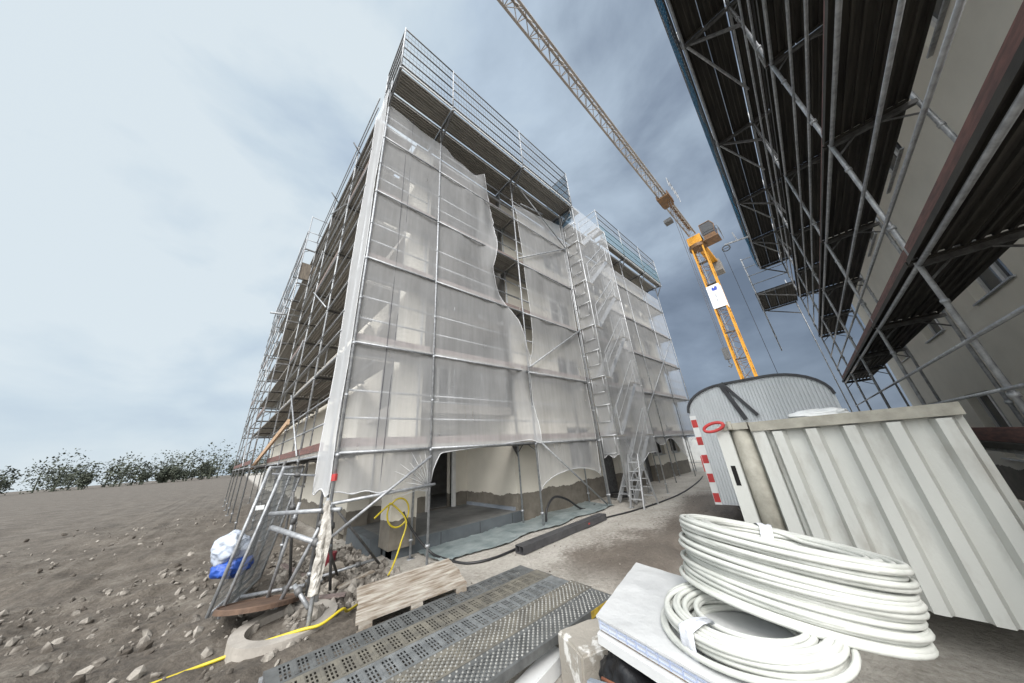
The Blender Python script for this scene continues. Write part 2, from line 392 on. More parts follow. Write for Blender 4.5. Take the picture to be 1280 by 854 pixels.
# far trees on the horizon, one mass
ft = MB(); rt = random.Random(3)
for _ in range(120):
    cx = rt.uniform(-190, 35); cy = 250 + rt.uniform(-25, 35); H = rt.choice((4, 5, 6, 8, 11, 15))*rt.uniform(.8, 1.2); Rr = H*rt.uniform(.35, .65)
    ft.path([(cx, cy, -2), (cx+rt.uniform(-.4, .4), cy, H*.6)], [.35, .15], 5)
    for _k in range(420):
        d = Vector((rt.gauss(0, 1), rt.gauss(0, 1), rt.gauss(0, 1))).normalized()*rt.random()**.4
        lump = 1 + .35*noise.noise(d*2.2+Vector((cx, 0, 0)))
        p = Vector((cx+d.x*Rr*lump, cy+d.y*Rr*lump, max(-2, H*.42+d.z*H*.6*lump))); sz = rt.uniform(.35, .8)
        a = Vector((rt.uniform(-1, 1), rt.uniform(-1, 1), rt.uniform(-1, 1)))*sz; b = Vector((rt.uniform(-1, 1), rt.uniform(-1, 1), rt.uniform(-1, 1)))*sz
        ft.quad(p, p+a, p+a+b, p+b)
o = ft.build('far_trees', 'leaf'); struct(o, 'stuff'); o['label'] = 'low band of dark trees on the horizon'

# ------------------------------------------------------------------ building
ROOF_Z = 9.95
FLOORS = (-1.5, 1.3, 4.1, 6.9)
X0, X_END = 1.13, 19.6
bld = thing('apartment_building', 'cream apartment block wrapped in scaffold, with corner balconies and a grey mortar base', 'building', (2.4, 6.5, -1.8))
BL = Vector((2.4, 6.5, -1.8))
class WB(MB):
    """builder in world coordinates for children of the building"""
    def build(s, name, m, parent=None, smooth=False, off=BL):
        s.v = [tuple(Vector(p) - off) for p in s.v]; return MB.build(s, name, m, parent, smooth)
def wall_mesh(mb, P, U, L, z0, z1, N, th, holes):
    """wall from P along U (2-D), outer face normal N, with rectangular holes (u0,u1,z0,z1)"""
    us = sorted({0, L} | {h[0] for h in holes} | {h[1] for h in holes}); zs = sorted({z0, z1} | {h[2] for h in holes} | {h[3] for h in holes})
    P = Vector((P[0], P[1], 0)); U = Vector((U[0], U[1], 0)); N = Vector((N[0], N[1], 0))
    def solid(i, j):
        if i < 0 or j < 0 or i >= len(us)-1 or j >= len(zs)-1: return False
        u = (us[i]+us[i+1])/2; z = (zs[j]+zs[j+1])/2
        return not any(h[0] < u < h[1] and h[2] < z < h[3] for h in holes)
    def pt(u, z, d): return P + U*u - N*d + Vector((0, 0, z))
    for i in range(len(us)-1):
        for j in range(len(zs)-1):
            if not solid(i, j): continue
            a, b, c, d = us[i], us[i+1], zs[j], zs[j+1]
            mb.quad(pt(a, c, 0), pt(b, c, 0), pt(b, d, 0), pt(a, d, 0)); mb.quad(pt(a, c, th), pt(a, d, th), pt(b, d, th), pt(b, c, th))
            if not solid(i-1, j): mb.quad(pt(a, c, 0), pt(a, d, 0), pt(a, d, th), pt(a, c, th))
            if not solid(i+1, j): mb.quad(pt(b, c, 0), pt(b, c, th), pt(b, d, th), pt(b, d, 0))
            if not solid(i, j-1): mb.quad(pt(a, c, 0), pt(a, c, th), pt(b, c, th), pt(b, c, 0))
            if not solid(i, j+1): mb.quad(pt(a, d, 0), pt(b, d, 0), pt(b, d, th), pt(a, d, th))
def mesh_merge(o):
    bm = bmesh.new(); bm.from_mesh(o.data); bmesh.ops.remove_doubles(bm, verts=bm.verts, dist=1e-4); bmesh.ops.recalc_face_normals(bm, faces=bm.faces); bm.to_mesh(o.data); bm.free()

WIN_CACHE = {}
def window(P, U, N, u0, u1, z0, z1, parent, origin):
    """frame + pane + sill for one opening, set 14 cm back"""
    w_, h_ = u1-u0, z1-z0; key = (round(w_, 3), round(h_, 3))
    if key not in WIN_CACHE:
        f = MB(); t = .07
        f.box(0, w_, 0, .07, 0, t).box(0, w_, 0, .07, h_-t, h_).box(0, t, 0, .07, t, h_-t).box(w_-t, w_, 0, .07, t, h_-t).box(w_/2-.05, w_/2+.05, 0, .07, t, h_-t)
        p = MB().box(t, w_/2-.05, .03, .05, t, h_-t).box(w_/2+.05, w_-t, .03, .05, t, h_-t)
        s = MB().box(-.04, w_+.04, -.19, 0, -.03, -.005)
        WIN_CACHE[key] = (f.mesh('window', 'frame_white'), p.mesh('pane', 'dark_glass'), s.mesh('sill', 'steel'))
    a = math.atan2(U[1], U[0])
    loc = Vector((P[0]+U[0]*u0-N[0]*.14, P[1]+U[1]*u0-N[1]*.14, z0)) - origin
    # local +y must point into the wall (-N); mirror when U x N is flipped
    inward = Vector((-math.sin(a), math.cos(a)))
    flip = inward.dot(Vector((-N[0], -N[1]))) < 0
    fr, pa, si = WIN_CACHE[key]
    if flip:
        a += math.pi; loc = Vector((P[0]+U[0]*u1-N[0]*.14, P[1]+U[1]*u1-N[1]*.14, z0)) - origin
    o = link('window', fr, parent, loc, (0, 0, a)); link('pane', pa, o); link('sill', si, o)
    return o

# front wall right of the corner balconies
FW = 6.62
holes = []
for k, z in enumerate(FLOORS):
    for (a, b) in ((8.55, 10.1), (12.2, 13.6), (15.2, 16.6), (17.5, 18.7)):
        zz = z + .85
        holes.append((a-6.0, b-6.0, zz, zz+1.35))
holes.append((10.5-6.0, 11.6-6.0, -1.79, .5))                       # side entrance behind the stair tower
holes.append((14.0-6.0, 14.9-6.0, -1.79, .5))
mb = WB(); wall_mesh(mb, (6.0, FW), (1, 0), X_END-6.0, -1.8, ROOF_Z, (0, -1), .30, holes)
o = mb.build('wall', 'render', bld); mesh_merge(o)
for h in holes[:-2]: window((6.0, FW), (1, 0), (0, -1), *h, bld, BL)
for h in holes[-2:]: WB().box(h[0]+6.0, h[1]+6.0, FW+.2, FW+.25, h[2], h[3]).build('door', 'steel_dark', bld)
# side wall of the balconies (faces -x), back wall with the dark doorway
o = WB().box(5.9, 6.0, FW+.005, 9.2, -1.8, 1.06).build('wall', 'render', bld); WB().box(5.9, 6.0, FW+.005, 9.2, 1.062, ROOF_Z).build('wall', 'recess_shade', bld)
holes2 = [(4.3-2.3, 5.3-2.3, z+.15, z+2.25) for z in FLOORS[1:]]
mb = WB(); wall_mesh(mb, (2.3, 9.2), (1, 0), 3.6, 1.062, ROOF_Z, (0, -1), .3, holes2); o = mb.build('wall', 'recess_shade', bld); mesh_merge(o)
mb = WB(); wall_mesh(mb, (2.3, 9.2), (1, 0), 3.6, -1.8, 1.06, (0, -1), .3, [(4.45-2.3, 5.3-2.3, -1.5, .75)]); o = mb.build('wall', 'render', bld); mesh_merge(o)
for h in holes2: window((2.3, 9.2), (1, 0), (0, -1), *h, bld, BL)
mb = WB().box(4.40, 4.45, 9.15, 9.3, -1.5, .80).box(5.3, 5.42, 9.12, 9.3, -1.5, .80).box(4.45, 5.3, 9.15, 9.3, .75, .80)
mb.build('door_frame', 'frame_white', bld)
WB().box(2.3, 8, 9.6, 13.0, -1.52, -1.5).box(2.3, 8, 9.6, 13, 1.0, 1.05).box(2.3, 8, 13, 13.1, -1.5, 1.0).build('interior_hall', 'interior', bld)
# floor slabs of the balconies
for z in FLOORS[1:]:
    WB().box(2.42, 5.9, FW+.02, 9.2, z-.24, z).build('balcony_slab', 'concrete', bld)
    mb = WB()
    for zz in (z+.25, z+.5, z+.75, z+1.0): mb.tube((2.95, FW+.12, zz), (5.9, FW+.12, zz), .014, 6)
    for xx in (3.0, 3.95, 4.9, 5.85): mb.tube((xx, FW+.12, z), (xx, FW+.12, z+1.0), .018, 6)
    mb.build('balcony_railing', 'steel', bld)
# podium with grey insulation front and dusty top
WB().box(2.5, 6.0, FW-.02, 9.2, -1.8, -1.515).build('podium', 'xps', bld)
WB().box(2.5, 6.0, FW-.01, 9.2, -1.514, -1.5).build('podium_slab', 'podium_top', bld)
mb = WB()
for x in (3.55, 4.6, 5.65): mb.box(x, x+.008, FW-.024, FW-.019, -1.79, -1.52)
mb.build('board_joint', 'black', bld)
# low step in front of the side wall and light skirting strip
WB().box(5.82, 5.9, FW+.1, 9.1, -1.5, -1.42).build('skirting', 'grey_board', bld)
# corner pier
PX0, PX1, PY0, PY1 = 2.38, 2.92, 6.50, 7.06
WB().box(PX0, PX1, PY0, PY1, -1.60, ROOF_Z).build('pier', 'render', bld)
WB().box(PX0+.12, PX1-.12, PY0+.12, PY1-.1, -1.9, -1.60).build('pier_foot', 'concrete_dk', bld)
# left facade (turned by three degrees)
AL = rad(93.0); LO = Vector((X0, 5.66)); LU = Vector((math.cos(AL), math.sin(AL))); LN = Vector((-math.sin(AL), math.cos(AL)))   # LN: outward (-x)
OFF = 1.28
def lf(s, off, z): q = LO + LU*s - LN*off; return Vector((q.x, q.y, z))
LEN = 22.0
holes3 = []
for z in FLOORS:
    for s in (1.6, 5.0, 8.2, 11.4, 14.6): holes3.append((s, s+1.3, z+.85, z+2.2))
P3 = lf(3.9, OFF, 0)
mb = WB(); wall_mesh(mb, (P3.x, P3.y), (LU.x, LU.y), LEN-3.9, -1.8, ROOF_Z, (LN.x, LN.y), .3, holes3); o = mb.build('wall', 'render', bld); mesh_merge(o)
for h in holes3: window((P3.x, P3.y), (LU.x, LU.y), (LN.x, LN.y), *h, bld, BL)
# second pier, balcony end of the left facade
q = [lf(3.35, OFF-.04, 0), lf(3.895, OFF-.04, 0), lf(3.895, OFF+.5, 0), lf(3.35, OFF+.5, 0)]
WB().prism([(p.x, p.y) for p in q], 2, -1.62, ROOF_Z).build('pier', 'render', bld)
WB().box(2.22, 2.46, 7.1, 8.9, -1.8, -1.45).build('plinth', 'xps', bld)
# roof: two slabs with a parapet edge, and the far end walls
WB().box(2.35, X_END, FW-.03, 18, ROOF_Z+.002, ROOF_Z+.22).build('roof', 'concrete', bld)
q = [lf(3.9, OFF-.04, 0), lf(LEN, OFF-.04, 0), lf(LEN, OFF+9, 0), lf(3.9, OFF+9, 0)]
WB().prism([(p.x, p.y) for p in q], 2, ROOF_Z+.008, ROOF_Z+.214).build('roof', 'concrete', bld)
WB().box(X_END-.3, X_END-.005, FW+.31, 18, -1.8, ROOF_Z).build('wall', 'render', bld)
q = [lf(LEN-.3, OFF+.31, 0), lf(LEN-.005, OFF+.31, 0), lf(LEN-.005, OFF+9, 0), lf(LEN-.3, OFF+9, 0)]
WB().prism([(p.x, p.y) for p in q], 2, -1.8, ROOF_Z).build('wall', 'render', bld)

# ------------------------------------------------------------------ scaffold kit
Z1 = .284                                    # first deck, relative to the camera's height
DECKS = {}
def deck_mesh(L, m='deck', planks=2, pw=.31):
    key = (round(L, 3), m, planks)
    if key not in DECKS:
        d = MB()
        for k in range(planks):
            y = .03 + k*(pw+.012)
            d.box(.03, L-.03, y, y+pw, -.006, 0)                     # top sheet
            for yy in (y, y+pw-.006): d.box(.03, L-.03, yy, yy+.006, -.062, -.0062)   # folded sides
            for t in (.25, .5, .75): d.box(.03, L-.03, y+pw*t-.012, y+pw*t+.012, -.040, -.0062)   # stiffening ribs
            for xx in (.03, L-.075): d.box(xx, xx+.045, y+.0062, y+pw-.0062, -.061, -.0405)
        DECKS[key] = d.mesh('deck', m)
    return DECKS[key]
RAILS = {}
def rail_mesh(L):
    k = round(L, 3)
    if k not in RAILS:
        r = MB()
        for z in (.5, 1.0): r.tube((0, 0, z), (L, 0, z), .019, 6)
        RAILS[k] = r.mesh('guardrail', 'steel', True)
    return RAILS[k]
TOES = {}
def toe_mesh(L, m):
    k = (round(L, 3), m)
    if k not in TOES: TOES[k] = MB().box(.03, L-.03, -.016, .016, .005, .155).mesh('toe_board', m)
    return TOES[k]
LEDG = {}
def ledger_mesh(L):
    k = round(L, 3)
    if k not in LEDG: LEDG[k] = MB().tube((0, 0, -.09), (L, 0, -.09), .024, 8).mesh('ledger', 'steel', True)
    return LEDG[k]
GUARD = {}
def guard_mesh(L, h=2.0, step=.10):
    k = (round(L, 3), h)
    if k not in GUARD:
        r = MB()
        for z in (.10, .52, 1.0, 1.48, h-.02): r.tube((0, 0, z), (L, 0, z), .02, 6)
        n = int(L/step)
        for i in range(1, n): r.tube((L*i/n, 0, .1), (L*i/n, 0, h-.02), .0045, 4, False)
        for z in (.3, .75, 1.25, 1.72): r.tube((0, .006, z), (L, .006, z), .004, 4, False)
        GUARD[k] = r.mesh('mesh_guard', 'steel_dark', True)
    return GUARD[k]

class Scaffold:
    def __init__(s, name, label, loc, rz, side, group=None):
        s.root = thing(name, label, 'scaffold', loc, rz, group); s.side = side; s.z = loc[2]
        s.loc = Vector(loc); s.rz = rz; s.std = {}
    def wpos(s, x, y):
        c, sn = math.cos(s.rz), math.sin(s.rz); return (s.loc.x + x*c - y*sn, s.loc.y + x*sn + y*c)
    def lz(s, zw): return zw - s.z
    def standard(s, x, y, z0, z1, mat='steel', r=.0242):
        m = MB()
        m.tube((0, 0, z0+.02), (0, 0, z1), r, 8)
        if z0 < 0.6 and z1 - z0 > 2.5:
            m.box(-.075, .075, -.075, .075, z0, z0+.012); m.tube((0, 0, z0+.012), (0, 0, z0+.35), .019, 8); m.tube((0, 0, z0+.30), (0, 0, z0+.34), .045, 8)
        z = s.lz(Z1) - .12
        while z < z1 - .2:
            if z > z0: m.tube((0, 0, z-.025), (0, 0, z+.025), r+.012, 8); m.tube((0, 0, z+.98), (0, 0, z+1.02), r+.008, 8) if z+1.1 < z1 else None
            z += 2
        o = m.build('standard', mat, s.root, True, (x, y, 0)); return o
    def base(s, x, y):
        a, b = s.wpos(x, y); return s.lz(ground_z(a, b)) - .01
    def add(s, name, me, x, y, zw, rz=0):
        return link(name, me, s.root, (x, y, s.lz(zw)), (0, 0, rz))
    def transom(s, x, y0, y1, zw):
        m = MB(); lo, hi = min(y0, y1), max(y0, y1)
        m.bar((0, lo, -.09), (0, hi, -.09), .05, .06); m.tube((0, lo, -.30), (0, lo+.28*(1 if hi-lo > .5 else .6), -.12), .013, 6); m.tube((0, hi, -.30), (0, hi-.2, -.12), .013, 6)
        return m.build('transom', 'steel_dark', s.root, False, (x, 0, s.lz(zw)))
    def console(s, x, y0, y1, zw):
        m = MB(); m.bar((0, y0, -.09), (0, y1, -.09), .05, .07); m.bar((0, y0, -.75), (0, y1*.9+y0*.1, -.13), .045, .045)
        m.bar((0, y0, -.80), (0, y0, -.1), .04, .05, (0, 1, 0))
        return m.build('console', 'steel_dark', s.root, False, (x, 0, s.lz(zw)))
    def tube_(s, name, a, b, r=.0242, mat='steel'):
        a = Vector((a[0], a[1], s.lz(a[2]))); b = Vector((b[0], b[1], s.lz(b[2])))
        return MB().tube((0, 0, 0), b-a, r, 8).build(name, mat, s.root, True, a)

# ---- front scaffold --------------------------------------------------------
FRX = [0.0, 1.65, 4.72, 7.79, 10.86, 13.43, 16.0, 18.55]
fs = Scaffold('scaffold', 'tall netted scaffold across the front of the cream building, with guarded roof platforms', (X0, 5.66, -1.78), 0, 1)
WID = .73
for i, x in enumerate(FRX):
    top = 10.9 if i < 4 else 10.5
    fs.standard(x, 0, fs.base(x, 0), fs.lz(top)); fs.standard(x, WID, fs.base(x, WID) if i not in (1,) else fs.base(x, WID), fs.lz(top))
IBR = MB().bar((0, 0, -.09), (0, .24, -.09), .04, .05).bar((0, 0, -.42), (0, .22, -.12), .03, .03).prism([(.0, -.38), (.0, -.12), (.20, -.12)], 0, -.006, .006).mesh('inner_bracket', 'steel_dark')
for i in range(len(FRX)-1):
    x = FRX[i]; L = FRX[i+1]-x
    for k in range(6):
        z = Z1 + 2*k
        if i == 3 and k == 5: pass
        fs.add('deck', deck_mesh(L), x, .03, z)
        fs.add('ledger', ledger_mesh(L), x, 0, z)
        fs.add('inner_deck', deck_mesh(L, 'deck', 1, .22), x, .68, z)
        if k < 5:
            fs.add('guardrail', rail_mesh(L), x, .12, z)
            fs.add('toe_board', toe_mesh(L, 'toe'), x, .14, z)
            fs.add('inner_ledger', ledger_mesh(L), x, WID, z)
            if k % 2 == 0 and i in (1, 2, 4, 6): fs.tube_('inner_rail', (x, WID+.03, z+1.0), (x+L, WID+.03, z+1.0), .019)
for x in FRX:
    for k in range(6): fs.transom(x, 0, WID, Z1+2*k); fs.add('inner_bracket', IBR, x, WID, Z1+2*k)
# top platform over the first three bays, cantilevered 0.76 m towards the lane
CAN = .76
for i in range(3):
    x = FRX[i]; L = FRX[i+1]-x
    fs.add('platform_deck', deck_mesh(L, 'deck', 2, .345), x, -CAN+.05, Z1+10)
    fs.add('mesh_guard', guard_mesh(L), x, -CAN, Z1+10)
    fs.add('toe_board', toe_mesh(L, 'white_paint'), x, -CAN+.03, Z1+10)
for i in range(4):
    x = FRX[i]; fs.console(x, 0, -CAN, Z1+10); fs.standard(x, -CAN, fs.lz(Z1+9.85), fs.lz(Z1+12.05))
# end guards of that platform
mm = MB()
for z in (.52, 1.0, 1.48, 1.98): mm.tube((0, -CAN, z), (0, WID, z), .02, 6)
for q in range(1, 15): mm.tube((0, -CAN+q*.1, .1), (0, -CAN+q*.1, 1.98), .0045, 4, False)
em = mm.mesh('end_guard', 'steel_dark', True)
for x in (FRX[0], FRX[3]): fs.add('end_guard', em, x, 0, Z1+10)
fs.standard(0, WID, fs.lz(10.9), fs.lz(Z1+12.05))
# far platform over the last bays, 0.36 m cantilever
CB = .40
for i in range(4, 7):
    x = FRX[i]; L = FRX[i+1]-x
    fs.add('platform_deck', deck_mesh(L, 'deck', 1, .34), x, -CB+.02, Z1+10)
    fs.add('mesh_guard', guard_mesh(L, 2.0, .13), x, -CB, Z1+10); fs.add('toe_board', toe_mesh(L, 'white_paint'), x, -CB+.03, Z1+10)
for i in range(4, 8):
    x = FRX[i]; fs.console(x, 0, -CB, Z1+10); fs.standard(x, -CB, fs.lz(Z1+9.85), fs.lz(Z1+12.05))
mm = MB()
for z in (.5, 1.0, 1.98): mm.tube((0, -CB, z), (0, WID, z), .02, 6)
mm.tube((0, WID, 0), (0, WID, 1.98), .022, 6)
em2 = mm.mesh('end_guard', 'steel', True)
for x in (FRX[4], FRX[7]): fs.add('end_guard', em2, x, 0, Z1+10)
# braces and stays low down
fs.tube_('brace', (0.02, -.05, -1.02), (1.65, -.05, .05)); fs.tube_('brace', (4.72, -.06, Z1+.02), (7.6, -.06, -1.72))
for k in (0, 2): fs.tube_('brace', (4.72, -.06, Z1+2*k+2.05), (7.79, -.06, Z1+2*k+4))
fs.tube_('brace', (7.79, -.06, Z1+8), (4.9, -.06, Z1+9.9)); fs.tube_('brace', (4.75, -.4, 8.6), (6.4, -.1, 9.4))
for i in (4, 5, 6): fs.tube_('brace', (FRX[i], -.05, Z1+2*(i-4)), (FRX[i+1], -.05, Z1+2*(i-4)+2))
fs.tube_('stay', (-.1, -.03, -.55), (1.75, -.03, -.47)); fs.tube_('stay', (.0, .0, -1.0), (.4, .73, -1.70), .02, 'steel_dark')
fs.tube_('stay', (0.1, .3, -.6), (1.1, .73, -1.75), .02, 'steel_dark')
for x, z in ((0.0, -.17), (0.0, -.86)): MB().tube((0, 0, -.05), (0, 0, .05), .042, 8).build('coupler', 'red', fs.root, False, (x, 0, fs.lz(z)))

# ---- left scaffold ---------------------------------------------------------
ls = Scaffold('scaffold', 'weathered scaffold with bare decks receding along the left side of the cream building', (X0-.02, 5.68, -1.80), AL, -1)
LX = [3.07*k for k in range(8)]
STEP = .45
for i, s_ in enumerate(LX):
    o_ = STEP if i >= 3 else 0.0
    top = 11.3 if i < 3 else 12.3
    if i > 0: ls.standard(s_, o_, ls.base(s_, o_), ls.lz(top))
    if i == 3: ls.standard(s_, 0, ls.base(s_, 0), ls.lz(11.3))
    if i > 0: ls.standard(s_, -WID, ls.base(s_, -WID), ls.lz(10.4))
    for k in range(6): ls.transom(s_, o_, -1.22, Z1+2*k) if i > 0 else None
for i in range(7):
    s_ = LX[i]; L = 3.07
    st = .97 if i == 0 else 0
    L -= st; s_ += st
    o_ = STEP if i >= 3 else 0
    for k in range(6):
        z = Z1+2*k
        ls.add('deck', deck_mesh(L, 'deck', 4, .385 if o_ else .285), s_, -1.21, z)
        ls.add('ledger', ledger_mesh(L), s_, o_, z)
        if k < 5 or True:
            ls.add('guardrail', rail_mesh(L), s_, o_+.03, z)
            if k == 0 or (i+k) % 4 == 0: ls.add('toe_board', toe_mesh(L, 'toe_red' if k == 0 else 'toe'), s_, o_+.0, z)
        if k < 5: ls.add('inner_ledger', ledger_mesh(L), s_, -WID, z)
    if i in (1, 4): 
        for k in (0, 2, 4): ls.tube_('brace', (s_, o_+.06, Z1+2*k), (s_+L, o_+.06, Z1+2*k+2), .021)
    if i in (2, 5):
        for k in (1, 3): ls.tube_('brace', (s_+L, o_+.06, Z1+2*k), (s_, o_+.06, Z1+2*k+2), .021)
mm = MB()
for z in (.5, 1.0, 1.98): mm.tube((0, STEP, z), (0, -.25, z), .02, 6)
mm.tube((0, -.25, 0), (0, -.25, 2.0), .02, 6)
ls.add('end_guard', mm.mesh('end_guard', 'steel', True), LX[3], 0, Z1+10)
MB().box(.02, .06, -.2, STEP-.03, .1, 1.0).build('end_board', 'deck_wood', ls.root, False, (LX[3], 0, ls.lz(8.4)))
for i, (s_, z) in enumerate(((LX[1], 10.9), (LX[2], 11.1))):                 # short tubes sticking out above the guard
    ls.tube_('tube_end', (s_, -.1, z), (s_-.1, .22, z+.28), .024, 'steel_dark')
ls.tube_('beam_end', (LX[4], -.3, 7.9), (LX[4]-.3, 1.0, 7.6), .05)
TIMB = (5.0, .12, ls.lz(1.30)); MB().bar((0, 0, 0), (5.6, .18, -1.10), .06, .16).build('timber_ramp', 'timber', ls.root, False, TIMB)
ob = MB()
for k in range(3): ob.box(.2, 2.2, -.55+.12*k, -.47+.12*k, .01, .09)
ob.build('stored_boards', 'timber', ls.root, False, (LX[3], 0, ls.lz(Z1)))

# ---- stair tower -----------------------------------------------------------
stt = Scaffold('stair_tower', 'slim stair tower with zigzag flights standing between the two roof platforms', (8.92, 4.92, -1.77), 0, 1)
stt.root['category'] = 'stair tower'
TW, TL = .68, 2.75
for x in (0, TL):
    for y in (0, TW): stt.standard(x, y, stt.base(x, y), stt.lz(11.3 if x == 0 else 10.3), 'ladder')
FRM = MB().tube((0, 0, 0), (0, TW, 0), .02, 6).tube((0, .12, 0), (0, .12, -.55), .014, 6).tube((0, TW-.1, 0), (0, TW-.1, -.55), .014, 6).tube((0, .12, -.55), (0, TW-.1, -.55), .014, 6).mesh('end_frame', 'ladder', True)
for k in range(11):
    for x in (0, TL): link('end_frame', FRM, stt.root, (x, 0, stt.lz(Z1+k)))
def flight_mesh(rise, run):
    m = MB()
    for y in (.04, .58): m.bar((0, y, 0), (run, y, rise), .04, .16)
    for q in range(1, 10): m.box(run*q/10-.09, run*q/10+.09, .06, .56, rise*q/10-.015, rise*q/10+.01)
    m.tube((0, .02, .95), (run, .02, rise+.95), .018, 6); m.tube((0, .02, .5), (run, .02, rise+.5), .015, 6)
    for q in (0, run): m.tube((q, .02, 0 if q == 0 else rise), (q, .02, (0 if q == 0 else rise)+.95), .018, 6)
    return m.mesh('stair_flight', 'ladder')
FLM = flight_mesh(2.0, 2.0)
for k in range(5): link('stair_flight', FLM, stt.root, (.38, .02, stt.lz(Z1+2*k)))
link('stair_flight', FLM, stt.root, (.38, .02, stt.lz(Z1-2.0)))
LND = MB().box(.02, .62, .03, TW-.03, -.05, 0).mesh('landing', 'deck')
for k in range(6):
    link('landing', LND, stt.root, (0, 0, stt.lz(Z1+2*k))); link('landing', LND, stt.root, (TL-.62, 0, stt.lz(Z1+2*k)))

# ---- right-hand scaffold overhead -----------------------------------------
RANG = rad(2.4)
rs = Scaffold('scaffold', 'dark scaffold whose boarded platform hangs overhead at the upper right', (2.2, -1.28, -1.80), RANG, -1)
RX = [3.07*k for k in range(6)]
RZ = 7.72
RC = .78
for i, x in enumerate(RX):
    rs.standard(x, 0, rs.base(x, 0), rs.lz(RZ+.4)); rs.standard(x, -WID, rs.base(x, -WID), rs.lz(RZ+.4))
    rs.console(x, 0, RC, RZ); rs.standard(x, RC+.02, rs.lz(RZ-.12), rs.lz(RZ+2.05))
    for k in range(4): rs.transom(x, 0, -WID, RZ-2*k-(2 if k else 0) + (2 if k else 0))
for i in range(5):
    x = RX[i]; L = 3.07
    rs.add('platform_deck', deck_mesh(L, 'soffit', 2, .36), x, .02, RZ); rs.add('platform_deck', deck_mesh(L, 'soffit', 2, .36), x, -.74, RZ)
    rs.add('ledger', ledger_mesh(L), x, 0, RZ); rs.add('outer_ledger', ledger_mesh(L), x, RC, RZ)
    rs.add('toe_board', toe_mesh(L, 'trailer_trim'), x, RC+.0, RZ)
    rs.add('mesh_guard', guard_mesh(L, 2.0, .14), x, RC+.05, RZ)
    rs.tube_('brace', (x, .74, RZ-.16), (x+L*.62, -.02, RZ-.2), .024); rs.tube_('brace', (x+.05, -.02, RZ-.6), (x+L-.1, -.62, RZ-.25), .024)
    for k in (1, 2, 3, 4):
        z = RZ-2*k
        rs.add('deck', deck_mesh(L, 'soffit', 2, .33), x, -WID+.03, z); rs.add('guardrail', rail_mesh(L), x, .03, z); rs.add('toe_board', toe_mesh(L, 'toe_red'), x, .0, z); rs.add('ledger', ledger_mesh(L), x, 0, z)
# lower end platform that sticks out past the main one
for zz in (6.5,):
    EO = 1.32
    rs.add('platform_deck', deck_mesh(3.07, 'soffit', 4, .36), RX[5], -.12, zz); rs.add('guardrail', rail_mesh(3.07), RX[5], EO, zz); rs.add('guardrail', rail_mesh(3.07), RX[5], EO, zz+1)
    for x in (RX[5]+.05, RX[5]+3.0): rs.standard(x, EO+.02, rs.lz(4.0), rs.lz(zz+2.1)); rs.console(x, 0, EO, zz)
    mm = MB()
    for z in (.5, 1.0, 1.5, 2.0): mm.tube((0, 0, z), (0, EO, z), .02, 6)
    rs.add('end_guard', mm.mesh('end_guard', 'steel', True), RX[5]+.05, 0, zz)
rs.standard(RX[5]+3.0, 0, rs.base(RX[5]+3, 0), rs.lz(7.8))
# hoist arm with its rope
hoist = thing('rope_hoist', 'small rope hoist with a pulley wheel outside the right hand scaffold', 'hoist', (13.3, .18, 7.3))
MB().bar((0, -.15, 0), (0, .62, .12), .05, .05).bar((0, .2, .05), (0, .25, .5), .04, .04).build('arm', 'steel', hoist)
p = MB()
p.path([(0, .62+.13*math.cos(t*math.pi/8), -.05+.13*math.sin(t*math.pi/8)) for t in range(16)], .022, 6, closed=True); p.tube((0, .62-.13, -.05), (0, .62+.13, -.05), .012, 6)
p.build('pulley', 'steel_dark', hoist)
MB().tube((0, .74, -.05), (0.2, .70, -9.0), .008, 5).build('rope', 'rope', hoist)

# opposite building behind that scaffold
b2 = thing('apartment_building', 'cream rendered building behind the right hand scaffold, across the lane', 'building', (3.0, -2.6, -1.8), RANG)
mb = MB(); hs = [(x, x+1.4, z, z+1.4) for x in (1.6, 5.0, 8.4, 11.8) for z in (.9, 3.7, 6.5)]
wall_mesh(mb, (0, 0), (1, 0), 15.2, -.05, 9.3, (0, 1), .3, hs); o = mb.build('wall', 'render', b2); mesh_merge(o)
for h in hs: window((0, 0), (1, 0), (0, 1), *h, b2, Vector((0, 0, 0)))
MB().box(0, .3, -9, -.31, -.05, 9.3).box(14.9, 15.2, -9, -.31, -.05, 9.3).build('wall', 'render', b2)
MB().box(-.1, 15.3, -9, .05, 9.302, 9.5).build('roof', 'concrete', b2)

